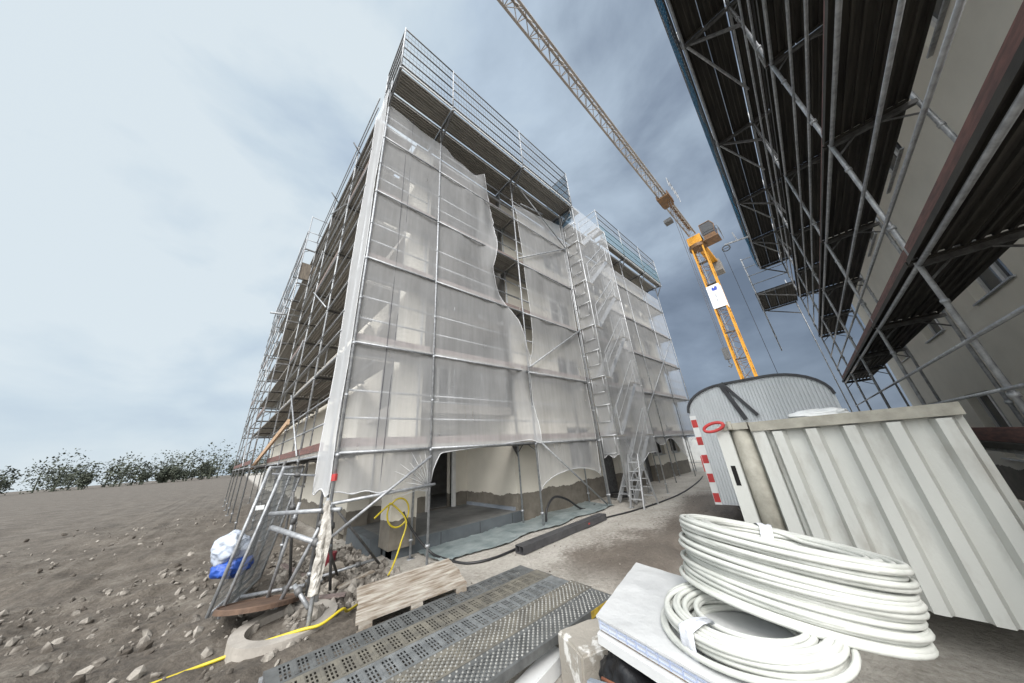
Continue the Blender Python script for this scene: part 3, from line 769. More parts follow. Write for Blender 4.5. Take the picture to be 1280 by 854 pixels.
# ------------------------------------------------------------------ nets
def net(name, label, xl, xr, zt, zb, place, mat='net', nx=26, nz=60, amp=.035, seed=0, hem=True, sides='lr', cat='safety net', curl=0):
    """hanging net: xl(z), xr(z) give its edges, zt(t), zb(t) top and bottom along t in 0..1; place(u, z, d) -> world point"""
    m = MB()
    P = []
    for j in range(nz+1):
        row = []
        for i in range(nx+1):
            t = i/nx; v = j/nz
            z = zt(t)*(1-v) + zb(t)*v
            rg = .035*noise.noise(Vector((z*5, seed, 2)))+.02*noise.noise(Vector((z*17, seed, 4)))
            u = xl(z)*(1-t) + (xr(z)+(rg if curl else 0))*t
            d = amp*noise.noise(Vector((u*1.6+seed, z*.55, seed))) + amp*.22*noise.noise(Vector((u*4+seed, z*.9, 5+seed))) + amp*.06*noise.noise(Vector((u*11+z*4, z*2, 9+seed)))
            if curl: d -= curl*max(0, (t-.80)/.20)**2*(.6+.8*math.sin(z*2.1+1)) + .35*curl*max(0, (t-.6)/.4)*math.sin(u*9+z*.8)
            row.append(place(u, z, d))
        P.append(row)
    root_loc = Vector(P[nz][nx//2])
    for row in P:
        for p in row: m.v.append(tuple(Vector(p)-root_loc))
    w_ = nx+1
    m.f = [(j*w_+i, j*w_+i+1, (j+1)*w_+i+1, (j+1)*w_+i) for j in range(nz) for i in range(nx)]
    root = thing(name, label, cat, root_loc)
    m.build('netting', mat, root, True)
    if hem:
        h = MB()
        def L(p): return Vector(p)-root_loc
        if 'l' in sides: h.path([L(P[j][0]) for j in range(nz+1)], [.008+.006*noise.noise(Vector((j*.7, seed, 1))) for j in range(nz+1)], 6)
        if 'r' in sides: h.path([L(P[j][nx]) for j in range(nz+1)], [.009+.007*noise.noise(Vector((j*.7, seed, 2))) for j in range(nz+1)], 6)
        if 'b' in sides: h.path([L(P[nz][i]) for i in range(nx+1)], [.010+.007*noise.noise(Vector((i*.9, seed, 3))) for i in range(nx+1)], 6)
        h.build('hem', 'hem', root, True)
    return root
def lerp_list(pts):
    pts = sorted(pts)
    def f(z):
        if z <= pts[0][0]: return pts[0][1]
        for (a, b), (c, d) in zip(pts, pts[1:]):
            if z <= c: return b + (d-b)*(z-a)/(c-a)
        return pts[-1][1]
    return f
YF = 5.66+.035
front = lambda y: (lambda u, z, d: (u, y+d, z))
C = lambda v: (lambda t: v)
n_ = net('safety_net', 'grey white net over the corner bay, left of the first full height pole', C(X0-.03), C(2.80), lambda t: 9.65-.15*t, lambda t: -.40-.16*t+.02*math.sin(t*25), front(YF), seed=1, sides='b')
n_.children[0].name = 'netting'
net('safety_net', 'bright doubled strip of net wrapped round the corner of the scaffold', C(.02), C(1.02), C(10.3), lambda t: -.40-.05*math.sin(t*9), lambda u, z, d: tuple(lf(u, -.05-d*.6, z)), 'net_dense', nx=14, seed=2, sides='lrb', amp=.05)
rB = lerp_list([(-.7, 5.95), (2.60, 5.92), (2.75, 5.85), (2.9, 5.7), (3.8, 5.38), (5.37, 4.60), (6.4, 4.80), (7.6, 4.86), (8.36, 4.70), (9.14, 4.31), (10.2, 4.05)])
net('safety_net', 'large grey net above the dark doorway, with a torn curling right edge', C(2.80), rB, lambda t: 9.5-.45*t+.05*math.sin(t*14), lambda t: (-.50+.58*min(1, t*14)**.6 + .22*t) if t < .9 else lerp_list([(.9, .28), (1, .15)])(t), front(YF-.01), seed=3, sides='rb', nx=44, amp=.06, curl=.16)
lC = lerp_list([(-.9, 5.93), (2.5, 5.95), (2.9, 6.17), (3.45, 6.25), (6.25, 6.16), (8.5, 6.09), (10.2, 5.6)])
net('safety_net', 'grey net between the torn opening and the stair tower', lC, C(8.86), lambda t: 9.0+.7*t, lambda t: -.98+.36*math.sin(t*math.pi)**.6+.06*t, front(YF), seed=4, sides='lrb', nx=36, amp=.06)
net('safety_net', 'narrow net panel closing the end face of the stair tower', C(.05), C(.70), C(10.6), lambda t: -.35+.05*math.sin(t*11), lambda u, z, d: (8.96+d*.5, 4.92+u-.05, z), 'net', nx=12, seed=5, sides='b')
net('safety_net', 'net down the street side of the stair tower, gathered to a point at its foot', C(8.9), lerp_list([(-1.7, 9.25), (-.9, 10.6), (-.6, 11.7), (12, 11.72)]), C(10.4), lambda t: -1.62+1.25*min(1, max(0, t-.12)*1.6)**.6, front(4.955), seed=6, sides='b', nx=30, amp=.02)
net('safety_net', 'net over the far bays beyond the stair tower, frayed along the bottom', C(11.95), C(19.62), C(9.2), lambda t: -.2+.35*math.sin(t*7)+.3*math.sin(t*17), front(YF), seed=7, sides='b', nx=46, amp=.025)
# opposite scaffold: white net on its face, blue net rolled on the platform guard
def rpt(u, off, z):
    c, sn = math.cos(RANG), math.sin(RANG); return (2.2+u*c-off*sn, -1.28+u*sn+off*c, z)
net('safety_net', 'blue net tied along the guard of the dark overhead platform', C(0), C(15.35), C(RZ+.95), lambda t: RZ-.02+.0*t, lambda u, z, d: rpt(u, RC+.10+d, z), 'net_blue', seed=9, hem=False, nx=80, nz=8, amp=.06)
net('safety_net', 'teal net at the end guard of the nearer roof platform of the cream building', C(0), C(1.4), C(Z1+12), lambda t: Z1+9.2, lambda u, z, d: (8.96+d, 5.66-CAN+u, z), 'net_blue', seed=10, hem=False, nx=10, nz=12)
net('safety_net', 'teal net along the guard of the far roof platform', C(12.0), C(19.6), C(Z1+11), lambda t: Z1+10.05, front(5.66-CB-.03), 'net_teal', seed=11, hem=False, nx=40, nz=8, amp=.03)

cz = MB()
for k in range(9):
    a = rad(100+11*k); L_ = .45+.35*random.random(); p = Vector((2.77, 5.675, -.50))
    cz.path([p-Vector(n_.location), p+Vector((math.cos(a)*L_*.5, -.012, math.sin(a)*L_*.55))-Vector(n_.location), p+Vector((math.cos(a)*L_, .0, math.sin(a)*L_*1.05))-Vector(n_.location)], [.010, .006, .001], 5)
cz.build('gathered_folds', 'hem', n_, True)
# small ropes hanging inside the corner net
for k, x in enumerate((1.72, 1.86)):
    o = MB().path([(0, 0, 0), (.05+.02*k, 0, -5), (.0, 0, -10.2)], .008, 5).build('rope', 'rope', None, False, (x, 5.70, 9.7))
    tag(o, ('left' if k == 0 else 'right') + ' one of two thin dark hoisting ropes hanging inside the corner net', 'rope')

# ------------------------------------------------------------------ corner clutter
# wrapped pole
wp = thing('wrapped_pole', 'leaning steel pole wrapped in crumpled beige film at the scaffold corner', 'pole', (.92, 4.85, -1.86))
MB().tube((0, 0, 0), (.12, .55, 1.42), .026, 8).build('pole', 'steel', wp, True)
pts = [Vector((0, 0, 0)).lerp(Vector((.12, .55, 1.42)), t) for t in [.27+.7*i/22 for i in range(23)]]
wr = MB().path(pts, [.040+.022*(1-i/22)**2 for i in range(23)], 14)
wr.v = [tuple(Vector(v)+noise.noise_vector(Vector(v)*19)*.024+Vector((0, 0, 0))) for v in wr.v]
wr.build('film_wrap', 'foil', wp)
for k in range(3):
    a = pts[3+2*k]; b = pts[-1]; st_ = MB()
    st_.path([a+Vector((.05, -.03+.03*k, 0)), a.lerp(b, .5)+Vector((.085-.02*k, -.05, 0)), b+Vector((.01, -.03, .02))], [.012, .02, .006], 4)
    st_.build('film_strip', 'foil', wp)
def tube_thing(a, b, r, label, mat='steel', name='scaffold_tube', open_end=True):
    a = Vector(a); b = Vector(b)
    o = thing(name, label, 'tube', a)
    MB().tube((0, 0, 0), b-a, r, 10).build('tube', mat, o, True)
    d = (b-a).normalized()
    MB().tube((b-a)-d*.30, (b-a)-d*.22, r+.02, 8).build('coupler', 'steel_dark', o, True)
    return o
tube_thing((.45, 6.3, -.62), (1.2, 5.28, -.60), .03, 'upper thick horizontal tube poking out of the scaffold corner')
tube_thing((.50, 6.2, -.80), (1.10, 5.16, -1.03), .035, 'lower thick open ended tube poking out of the scaffold corner')
tube_thing((.70, 5.9, -1.78), (1.12, 5.55, -.55), .026, 'steep grey prop standing under the scaffold corner')
tube_thing((.62, 6.35, -1.8), (.78, 6.1, -.5), .024, 'upright bare prop left of the wrapped pole')
tube_thing((.82, 5.55, -1.45), (.98, 5.3, -1.68), .026, 'short blue grey tube end lying by the rusty lid', 'steel')
tube_thing((1.12, 6.6, -1.72), (2.1, 6.35, -1.62), .022, 'thin dirty tube lying across the rubble')
tube_thing((.30, 7.2, -1.8), (.55, 6.9, .15), .022, 'slender upright tube behind the leaning fence panels', 'steel_dark')
tube_thing((.95, 6.9, -1.75), (.70, 6.4, -.35), .022, 'dark slanting tube crossing behind the lower thick tube', 'steel_dark')
tube_thing((1.35, 5.95, -1.75), (1.18, 5.75, -.62), .022, 'thin dark prop just right of the corner pole', 'steel_dark')
tube_thing((.35, 6.75, -1.72), (1.05, 6.2, -1.66), .024, 'grey tube lying on the soil behind the rusty lid')
# concrete shaft ring and lid
sr = thing('shaft_ring', 'round concrete manhole shaft set in the soil below the scaffold corner', 'manhole', (.78, 5.35, -1.95))
m = MB(); N = 40
for (r0, r1) in ((.40, .54),):
    for k in range(N):
        a, b = 2*math.pi*k/N, 2*math.pi*(k+1)/N
        pa = lambda r, t, z: (r*math.cos(t), r*math.sin(t), z)
        m.quad(pa(r0, a, .2), pa(r1, a, .2), pa(r1, b, .2), pa(r0, b, .2)); m.quad(pa(r1, a, -.2), pa(r1, b, -.2), pa(r1, b, .2), pa(r1, a, .2)); m.quad(pa(r0, a, -.2), pa(r0, a, .2), pa(r0, b, .2), pa(r0, b, -.2))
m.build('ring', 'concrete', sr); MB().tube((0, 0, -.02), (0, 0, .02), .41, 32).build('shaft_floor', 'black', sr)
lid = thing('manhole_lid', 'rusty brown round lid lying tilted over the concrete shaft', 'lid', (.52, 5.95, -1.66)); lid.rotation_euler = (rad(-9), rad(7), 0)
MB().tube((0, 0, -.02), (0, 0, .02), .46, 40).build('plate', 'rust', lid); m = MB()
m.path([(.44*math.cos(t*math.pi/20), .44*math.sin(t*math.pi/20), .022) for t in range(40)], .014, 6, closed=True); m.build('rim', 'rust', lid, True)
# leaning fence panels
def fence_panel(label, base, top_dir, width_dir, w_, h_, lean):
    t = thing('mesh_fence_panel', label, 'fence panel', base, 0, 'mesh fence panels stacked at the left')
    U = Vector(width_dir).normalized(); V = Vector(top_dir).normalized()
    f = MB()
    c = [Vector((0, 0, 0)), U*w_, U*w_+V*h_, V*h_]
    for a, b in zip(c, c[1:]+c[:1]): f.tube(a, b, .021, 8)
    f.build('frame', 'steel', t, True)
    g_ = MB()
    n = int(w_/.05)
    for i in range(1, n): g_.tube(U*(w_*i/n), U*(w_*i/n)+V*h_, .0035, 4, False)
    n = int(h_/.10)
    for i in range(1, n): g_.tube(V*(h_*i/n), V*(h_*i/n)+U*w_, .0035, 4, False)
    g_.build('mesh', 'wire', t)
    return t
fence_panel('front one of the leaning mesh fence panels, next to the blue and white bag', (.02, 6.3, -1.72), (.17, .06, .98), (.30, .95, 0), 1.5, 1.80, 0)
fence_panel('mesh fence panel leaning behind another one against the left scaffold', (.14, 6.2, -1.74), (.20, .10, .97), (.30, .95, 0), 1.5, 1.82, 0)
tg = MB().box(-.05, .05, -.004, .004, -.03, .03).build('fence_tag', 'white_paint', None, False, (.30, 6.15, -.50)); tag(tg, 'tiny white tag hanging on the front fence panel', 'tag')
tube_thing((.38, 6.6, -.05), (.98, 6.45, -.13), .018, 'thin tube laid from the fence panels to the net at the corner')
# bag
bag = thing('bulk_bag', 'crumpled blue and white bulk bag behind the fence panels', 'bag', (.10, 6.75, -1.45))
def blob(name, m, r, c, seed, parent, sq=(1, 1, 1), n=40):
    mb = MB()
    for j in range(n+1):
        for i in range(n*2):
            th = math.pi*j/n; ph = math.pi*i/n
            d = Vector((math.sin(th)*math.cos(ph), math.sin(th)*math.sin(ph), math.cos(th)))
            k = 1 + .24*noise.noise(d*1.8+Vector((seed, 0, 0))) - .16*abs(noise.noise(d*3.5+Vector((seed, 3, 0)))) - .07*abs(noise.noise(d*9+Vector((seed, 5, 0))))
            mb.v.append((c[0]+d.x*r*k*sq[0], c[1]+d.y*r*k*sq[1], c[2]+d.z*r*k*sq[2]))
    W2 = n*2
    for j in range(n):
        for i in range(W2): mb.f.append((j*W2+i, j*W2+(i+1) % W2, (j+1)*W2+(i+1) % W2, (j+1)*W2+i))
    return mb.build(name, m, parent, True)
blob('sack', 'bag_white',   .24, (0, 0, .40), 1, bag, (1, 1, .9)); blob('blue_flap', 'bag_blue', .22, (.06, -.04, .16), 4, bag, (1.05, 1.0, .65))
# broken slabs, brick pieces and bucket in the rubble
for k, (x, y, sx_, sy_, rz, tilt, lab) in enumerate(((1.55, 6.85, .28, .18, .4, .3, 'biggest broken concrete slab on the rubble beside the plinth'), (1.30, 7.2, .22, .15, 1.2, -.4, 'broken concrete piece lying behind the other slabs on the rubble'), (1.42, 6.25, .16, .12, 2.2, .5, 'pale broken lump beside the thin dirty tube'))):
    o = MB(); rock(o, 0, 0, 0, .22); o = o.build('broken_slab', 'slab', None, False, (x, y, ground_z(x, y)+.07)); o.scale = (sx_*4.4, sy_*4.4, .5); o.rotation_euler = (tilt, 0, rz); tag(o, lab, 'rubble slab')
M['bucket_red'] = mat('bucket_red', (.22, .03, .04), (.14, .02, .03), .5)
for k, (x, y, L_, rz, lab_) in enumerate(((.95, 6.55, .75, .9, 'weathered plank offcut lying across the soil near the rusty lid'), (1.25, 5.75, .55, -.5, 'short brown timber offcut on the rubble near the wrapped pole'), (1.75, 6.05, .6, .35, 'thin timber lath lying on the rubble in front of the corner pier'), (1.05, 7.4, .9, 1.9, 'long grey board lying on the rubble behind the scaffold corner'))):
    o = MB().box(-L_/2, L_/2, -.05, .05, -.012, .012).build('timber_offcut', 'toe' if k % 2 else 'pallet', None, False, (x, y, ground_z(x, y)+.09)); o.rotation_euler = (.1*k-.1, .12-.08*k, rz); tag(o, lab_, 'timber')
bk = thing('bucket', 'dark red bucket standing in the rubble by the grey plinth', 'bucket', (1.62, 7.45, -1.80))
MB().path([(0, 0, 0), (0, 0, .22)], [.08, .11], 20).build('bucket_body', 'bucket_red', bk); MB().path([(.11*math.cos(t*math.pi/10), 0, .22-.12*math.sin(t*math.pi/10)) for t in range(11)], .006, 5).build('handle', 'steel', bk)

# hoses
def hose(label, pts, r, mat, name='hose', cat='hose', sub=8):
    P = [Vector(p) for p in pts]; out = []
    for i in range(len(P)-1):
        a, b, c, d = P[max(i-1, 0)], P[i], P[i+1], P[min(i+2, len(P)-1)]
        for k in range(sub):
            t = k/sub
            out.append(.5*((2*b)+(-a+c)*t+(2*a-5*b+4*c-d)*t*t+(-a+3*b-3*c+d)*t**3))
    out.append(P[-1]); o0 = out[0].copy()
    o = MB().path([q-o0 for q in out], r, 8).build(name, mat, None, True, o0); return tag(o, label, cat)
gz = lambda x, y, h=.02: (x, y, ground_z(x, y)+h)
cl = [(2.48+.21*math.cos(t), 6.36+.012*math.sin(t*.5), -.95+.25*math.sin(t)) for t in [math.pi*.75+math.pi*2.0*i/14 for i in range(15)]]
hose('yellow hose looped on the corner pier and running down over the ground to the left',
     [(1.95, 6.1, -.93), (2.2, 6.25, -.80)] + cl[::-1] + [(2.62, 6.3, -1.1), (2.50, 6.2, -1.45), (2.3, 6.0, -1.72), gz(2.1, 5.75), gz(1.9, 5.45), gz(1.6, 5.25), gz(1.38, 5.02, .06), gz(1.28, 4.9, .12), gz(1.05, 4.83, .07), gz(.85, 4.9, .06), gz(.5, 5.12, .05), gz(.1, 5.3), gz(-.6, 5.3), gz(-1.6, 5.7)], .016, 'yellow_hose')
hose('black hose hanging from the pier and curving over the light ground along the plinth',
     [(2.58, 6.36, -.95), (2.66, 6.3, -1.15), (2.85, 6.2, -1.45), (3.05, 6.0, -1.7), gz(3.15, 5.6), gz(3.3, 5.15), gz(3.7, 4.93), gz(4.3, 4.95, .03), gz(5.2, 5.05, .03), gz(6.2, 5.0), gz(7.3, 4.85), gz(8.4, 4.62), gz(10, 4.45), gz(12, 4.5), gz(15, 4.9), gz(17, 5.3)], .022, 'black_rubber')
hose('black pipe arching out of the ground beside the third scaffold pole', [gz(6.2, 5.9), (6.3, 5.9, -1.45), (6.7, 5.95, -1.25), (7.3, 6.0, -1.4), gz(8.0, 6.0), gz(8.9, 6.1)], .03, 'black_rubber', 'drain_pipe', 'pipe')
hose('coil of dark pipe lying behind the stair tower ladder', [(10.2+.42*math.cos(t), 5.9+.42*math.sin(t), -1.72+.012*t) for t in [i*.5 for i in range(26)]], .03, 'black_rubber', 'pipe_coil', 'pipe coil', 2)
# plastic sheet along the plinth
ps = MB(); nx, ny = 70, 18
for j in range(ny+1):
    for i in range(nx+1):
        x = 3.0+6.0*i/nx; y = 5.45+.07*math.sin(i*.3)+(1.12+.0*i)*j/ny
        z = ground_z(x, y)+.022+.03*abs(noise.noise(Vector((x*5, y*5, 0))))+.03*abs(noise.noise(Vector((x*11, y*9, 4))))
        ps.v.append((x-6, y-6, z+1.78))
ps.f = [(j*(nx+1)+i, j*(nx+1)+i+1, (j+1)*(nx+1)+i+1, (j+1)*(nx+1)+i) for j in range(ny) for i in range(nx)]
M['sheet'] = mat('dusty_plastic_sheet', (.30, .34, .34), (.16, .20, .205), .35, 0, 2.5, .3, 18)
o = ps.build('plastic_sheet', 'sheet', None, True, (6, 6, -1.78)); tag(o, 'crumpled grey blue plastic sheet lying along the foot of the building', 'plastic sheet')
# square hollow profile on the lane
pr = thing('hollow_profile', 'long dark square steel profile lying on the lane before the building', 'steel profile', (4.17, 4.72, -1.77)); pr.rotation_euler = (0, 0, rad(2.2))
m = MB(); m.bar((0, 0, .005), (3.05, 0, .005), .22, .01).bar((0, 0, .125), (3.05, 0, .125), .22, .01).bar((0, -.105, .065), (3.05, -.105, .065), .01, .11).bar((0, .105, .065), (3.05, .105, .065), .01, .11).bar((0, 0, .065), (3.05, 0, .065), .008, .11)
M['profile'] = mat('dark_profile', (.10, .10, .105), (.065, .065, .07), .5, .3, 5); m.build('body', 'profile', pr)
MB().bar((2.2, -.112, .07), (2.26, -.112, .07), .004, .03).build('red_mark', 'red', pr)

# folding ladder at the stair tower
ld = thing('stepladder', 'aluminium stepladder standing open at the foot of the stair tower', 'ladder', (8.7, 4.62, -1.77))
m = MB()
for y in (-.20, .20): m.bar((0, y, 0), (.42, y*.75, 1.45), .03, .07)
for k in range(1, 6): m.box(.42*k/6-.05, .42*k/6+.05, -.17, .17, 1.45*k/6-.012, 1.45*k/6+.012)
m.build('front_ladder', 'ladder', ld)
m = MB()
for y in (-.20, .20): m.bar((.92, y, 0), (.46, y*.75, 1.45), .03, .05)
for k in range(1, 6): m.tube((.92-.46*k/6, -.17, 1.45*k/6), (.92-.46*k/6, .17, 1.45*k/6), .015, 6)
m.build('rear_ladder', 'ladder', ld)

# far white site fence behind the lane's end
sf = thing('site_fence', 'white boarded site fence at the far end of the lane', 'fence', (26, 6, -1.78))
m = MB()
for k in range(7): m.box(-.02, .02, -5+1.5*k, -3.6+1.5*k, .2, 1.9)
m.build('panel', 'white_paint', sf); m = MB()
for k in range(8): m.tube((.05, -5.05+1.5*k, 0), (.05, -5.05+1.5*k, 2.1), .03, 6)
m.build('post', 'steel_dark', sf)

# ------------------------------------------------------------------ pallet and steel decks in the foreground
pal = thing('pallet', 'worn wooden pallet covered by a board, lying behind the perforated steel decks', 'pallet', (1.30, 4.30, -1.80)); pal.rotation_euler = (rad(3), rad(-4), rad(-15))
m = MB(); rp = random.Random(4)
for k in range(7):
    y_ = .137*k; dz = rp.uniform(-.004, .004); dx = rp.uniform(-.015, .015)
    m.box(dx, 1.30+dx, y_, y_+.131, .125+dz, .148+dz)
m.build('top_board', 'pallet', pal)
for x in (0.02, .58, 1.14):
    for y in (.0, .40, .83): MB().box(x, x+.14, y, y+.11, .025, .122).build('block', 'pallet', pal)
m = MB()
for y in (0, .40, .83): m.box(0, 1.3, y, y+.11, 0, .022)
for x in (0.02, .58, 1.14): m.box(x+.01, x+.13, .11, .40, .10, .122); m.box(x+.01, x+.13, .51, .83, .10, .122)
m.build('runner', 'pallet', pal)

def perforated(L, Wd, xs, ys, keep, th=.004):
    """sheet built as a grid of cells with the holes left out, folded edges down"""
    m = MB(); idx = {}
    def V(i, j, k):
        key = (i, j, k)
        if key not in idx: idx[key] = len(m.v); m.v.append((xs[i], ys[j], -k*th))
        return idx[key]
    nx, ny = len(xs)-1, len(ys)-1
    S = [[keep(i, j) for j in range(ny)] for i in range(nx)]
    for i in range(nx):
        for j in range(ny):
            if not S[i][j]: continue
            m.f.append((V(i, j, 0), V(i+1, j, 0), V(i+1, j+1, 0), V(i, j+1, 0)))
            for (di, dj, a, b) in ((-1, 0, (i, j), (i, j+1)), (1, 0, (i+1, j), (i+1, j+1)), (0, -1, (i, j), (i+1, j)), (0, 1, (i, j+1), (i+1, j+1))):
                ii, jj = i+di, j+dj
                if ii < 0 or jj < 0 or ii >= nx or jj >= ny or not S[ii][jj]:
                    m.f.append((V(*a, 0), V(*b, 0), V(*b, 1), V(*a, 1)))
    for y in (0, Wd-.004): m.box(0, L, y, y+.004, -.065, -.0042)
    for y in (.0042, Wd-.024): m.box(0, L, y, y+.02, -.065, -.061)
    return m
M['deckA'] = mat('worn_galvanised_deck', (.165, .172, .172), (.09, .094, .094), .55, .25, 7, .1, 60)
M['deckB'] = mat('dusty_galvanised_deck', (.195, .182, .15), (.105, .10, .088), .7, .12, 6, .12, 60)
M['deckC'] = mat('clean_galvanised_deck', (.27, .285, .29), (.16, .17, .175), .45, .35, 9, .1, 60)
M['nub'] = mat('scuffed_bare_steel', (.33, .33, .315), (.17, .17, .16), .5, .3, 4)
DL, DW = 3.07, .318
# ladder pattern: groups of slots between cross bars
xs = [0, .02]; x = .10; tagx = [('solid')]
xs = [0.0]; kind = []
x = 0.0
def push(dx, k):
    xs.append(xs[-1]+dx); kind.append(k)
push(.10, 's')
while xs[-1] < DL-.22:
    for q in range(3): push(.017, 'h'); push(.013, 's')
    push(.045, 's')
push(DL-xs[-1], 's')
ys = [0.0]; ky = []
def pushy(dy, k): ys.append(ys[-1]+dy); ky.append(k)
pushy(.035, 's')
for q in range(4): pushy(.046, 'h'); pushy(.0165, 's')
pushy(DW-ys[-1], 's')
ladder_me = perforated(DL, DW, xs, ys, lambda i, j: not (kind[i] == 'h' and ky[j] == 'h'))
# raised cross bars between the slot groups
for i in range(len(kind)-1):
    if kind[i] == 's' and kind[i+1] == 's' or xs[i+1]-xs[i] > .04: pass
xc = [.10]
pos = .10
while pos < DL-.22:
    pos += .09; 
    ladder_me.box(pos+.010, pos+.034, .03, DW-.03, .0005, .007); pos += .045
fx = [0.0]; kx = []
while fx[-1] < DL-.05: fx.append(fx[-1]+.017); kx.append('s'); fx.append(fx[-1]+.014); kx.append('h')
fx.append(DL); kx.append('s')
fy = [0.0]; kfy = []
fy.append(.03); kfy.append('s')
while fy[-1] < DW-.06: fy.append(fy[-1]+.014); kfy.append('h'); fy.append(fy[-1]+.016); kfy.append('s')
fy.append(DW); kfy.append('s')
fine_me = perforated(DL, DW, fx, fy, lambda i, j: not (kx[i] == 'h' and kfy[j] == 'h' and ((i//2)+(j//2)) % 2 == 0))
nub_faces = set()
for i in range(1, len(kx), 2):                                      # raised pimples between the holes
    for j in range(1, len(kfy), 2):
        if ((i//2)+(j//2)) % 2 and fx[i] < DL-.04:
            cx, cy = (fx[i]+fx[i+1])/2, (fy[j]+fy[j+1])/2; b0 = len(fine_me.v)
            for k in range(6): fine_me.v.append((cx+.012*math.cos(k*math.pi/3), cy+.012*math.sin(k*math.pi/3), .0004))
            for k in range(6): fine_me.v.append((cx+.007*math.cos(k*math.pi/3), cy+.007*math.sin(k*math.pi/3), .008))
            nub_faces.update(range(len(fine_me.f), len(fine_me.f)+7)); fine_me.f += [(b0+k, b0+(k+1) % 6, b0+6+(k+1) % 6, b0+6+k) for k in range(6)] + [tuple(b0+6+k for k in range(6))]
lab = ['farthest dark perforated steel deck of the row, beside the wooden pallet', 'second perforated deck from the pallet, dusty and brownish', 'middle perforated deck of the row, brighter grey with bluish slots', 'finely perforated dusty deck next to the nearest one', 'nearest finely perforated deck with a yellow end plate']
DY = [4.10, 3.77, 3.44, 3.11, 2.78]; DXs = [.48, .50, .47, .50, .46]
for k in range(5):
    t = thing('steel_deck', lab[k], 'scaffold deck', (DXs[k], DY[k]-DW+.03*0, -1.655+.004*k), rad(-1.2), 'perforated steel decks laid in a row')
    src = ladder_me if k < 3 else fine_me
    me = src.mesh('sheet', ('deckA', 'deckB', 'deckC', 'deckB', 'deckA')[k]); link('sheet', me, t)
    if k >= 3:
        me.materials.append(M['nub'])
        for fi in nub_faces: me.polygons[fi].material_index = 1
    MB().box(-.004, .0, 0, DW, -.06, .002).build('end_plate', 'steel_dark', t); MB().box(DL, DL+.004, 0, DW, -.06, .002).build('end_plate', 'steel_dark', t)
    for a in (-.03, DL+.005):
        for b in (.05, DW-.10): MB().box(a, a+.025, b, b+.05, -.05, -.01).build('hook', 'steel', t)
    if k == 4:
        M['yellow_paint'] = mat('worn_yellow', (.60, .42, .04), (.34, .24, .05), .6, 0, 20)
        MB().box(DL+.0045, DL+.009, .0, DW, -.062, .0).build('yellow_plate', 'yellow_paint', t)
        MB().box(DL-.45, DL, -.005, -.0005, -.064, -.002).build('yellow_side_plate', 'yellow_paint', t)
# supports under the decks
o = MB().box(-.06, .06, -.9, .9, -.075, .075).build('timber_bearer', 'pallet', None, False, (1.3, 3.3, -1.81)); tag(o, 'timber bearer under the left ends of the steel decks', 'timber')
o = MB().box(-.06, .06, -.9, .9, -.075, .075).build('timber_bearer', 'pallet', None, False, (3.4, 3.3, -1.81)); tag(o, 'timber bearer under the right ends of the steel decks', 'timber')

# ------------------------------------------------------------------ concrete block, foam bits, foam stack
def rough_box(name, m, dims, loc, rz, label, cat, jitter=.012, bev=.015, sub=5, seed=0):
    bm = bmesh.new(); bmesh.ops.create_cube(bm, size=1)
    for v in bm.verts: v.co = Vector((v.co.x*dims[0], v.co.y*dims[1], v.co.z*dims[2]))
    bmesh.ops.bevel(bm, geom=bm.edges[:], offset=bev, segments=2, affect='EDGES')
    bmesh.ops.subdivide_edges(bm, edges=[e for e in bm.edges if e.calc_length() > .1], cuts=sub, use_grid_fill=True)
    for v in bm.verts:
        k = noise.noise_vector(v.co*6+Vector((seed, 0, 0)))*jitter + noise.noise_vector(v.co*22+Vector((seed, 0, 0)))*jitter*.5; v.co += k
    me = bpy.data.meshes.new(name); bm.to_mesh(me); bm.free(); me.materials.append(M[m])
    for p in me.polygons: p.use_smooth = True
    me.set_sharp_from_angle(angle=rad(35))
    o = link(name, me, None, loc, (0, 0, rz)); 
    if label: tag(o, label, cat)
    return o
M['splash'] = mat('plaster_splash', (.68, .67, .64), (.34, .315, .275), .85, 0, 3.0, .5, 25, lo=.39, hi=.43)
rough_box('concrete_block', 'splash', (.50, .42, .50), (2.62, 2.06, -1.80), rad(-22), 'concrete block spattered with white plaster between the decks and the foam stack', 'concrete block')
rough_box('concrete_block', 'concrete', (.9, .45, .22), (2.25, 1.72, -2.0), rad(-15), 'low dirty concrete block at the bottom edge, sprinkled with white crumbs', 'concrete block', seed=5)
rough_box('foam_offcut', 'white_foam', (.66, .16, .13), (2.31, 2.47, -1.86), rad(9), 'white foam bar lying under the near edge of the steel decks', 'foam offcut', .004, .006, 4, 3)

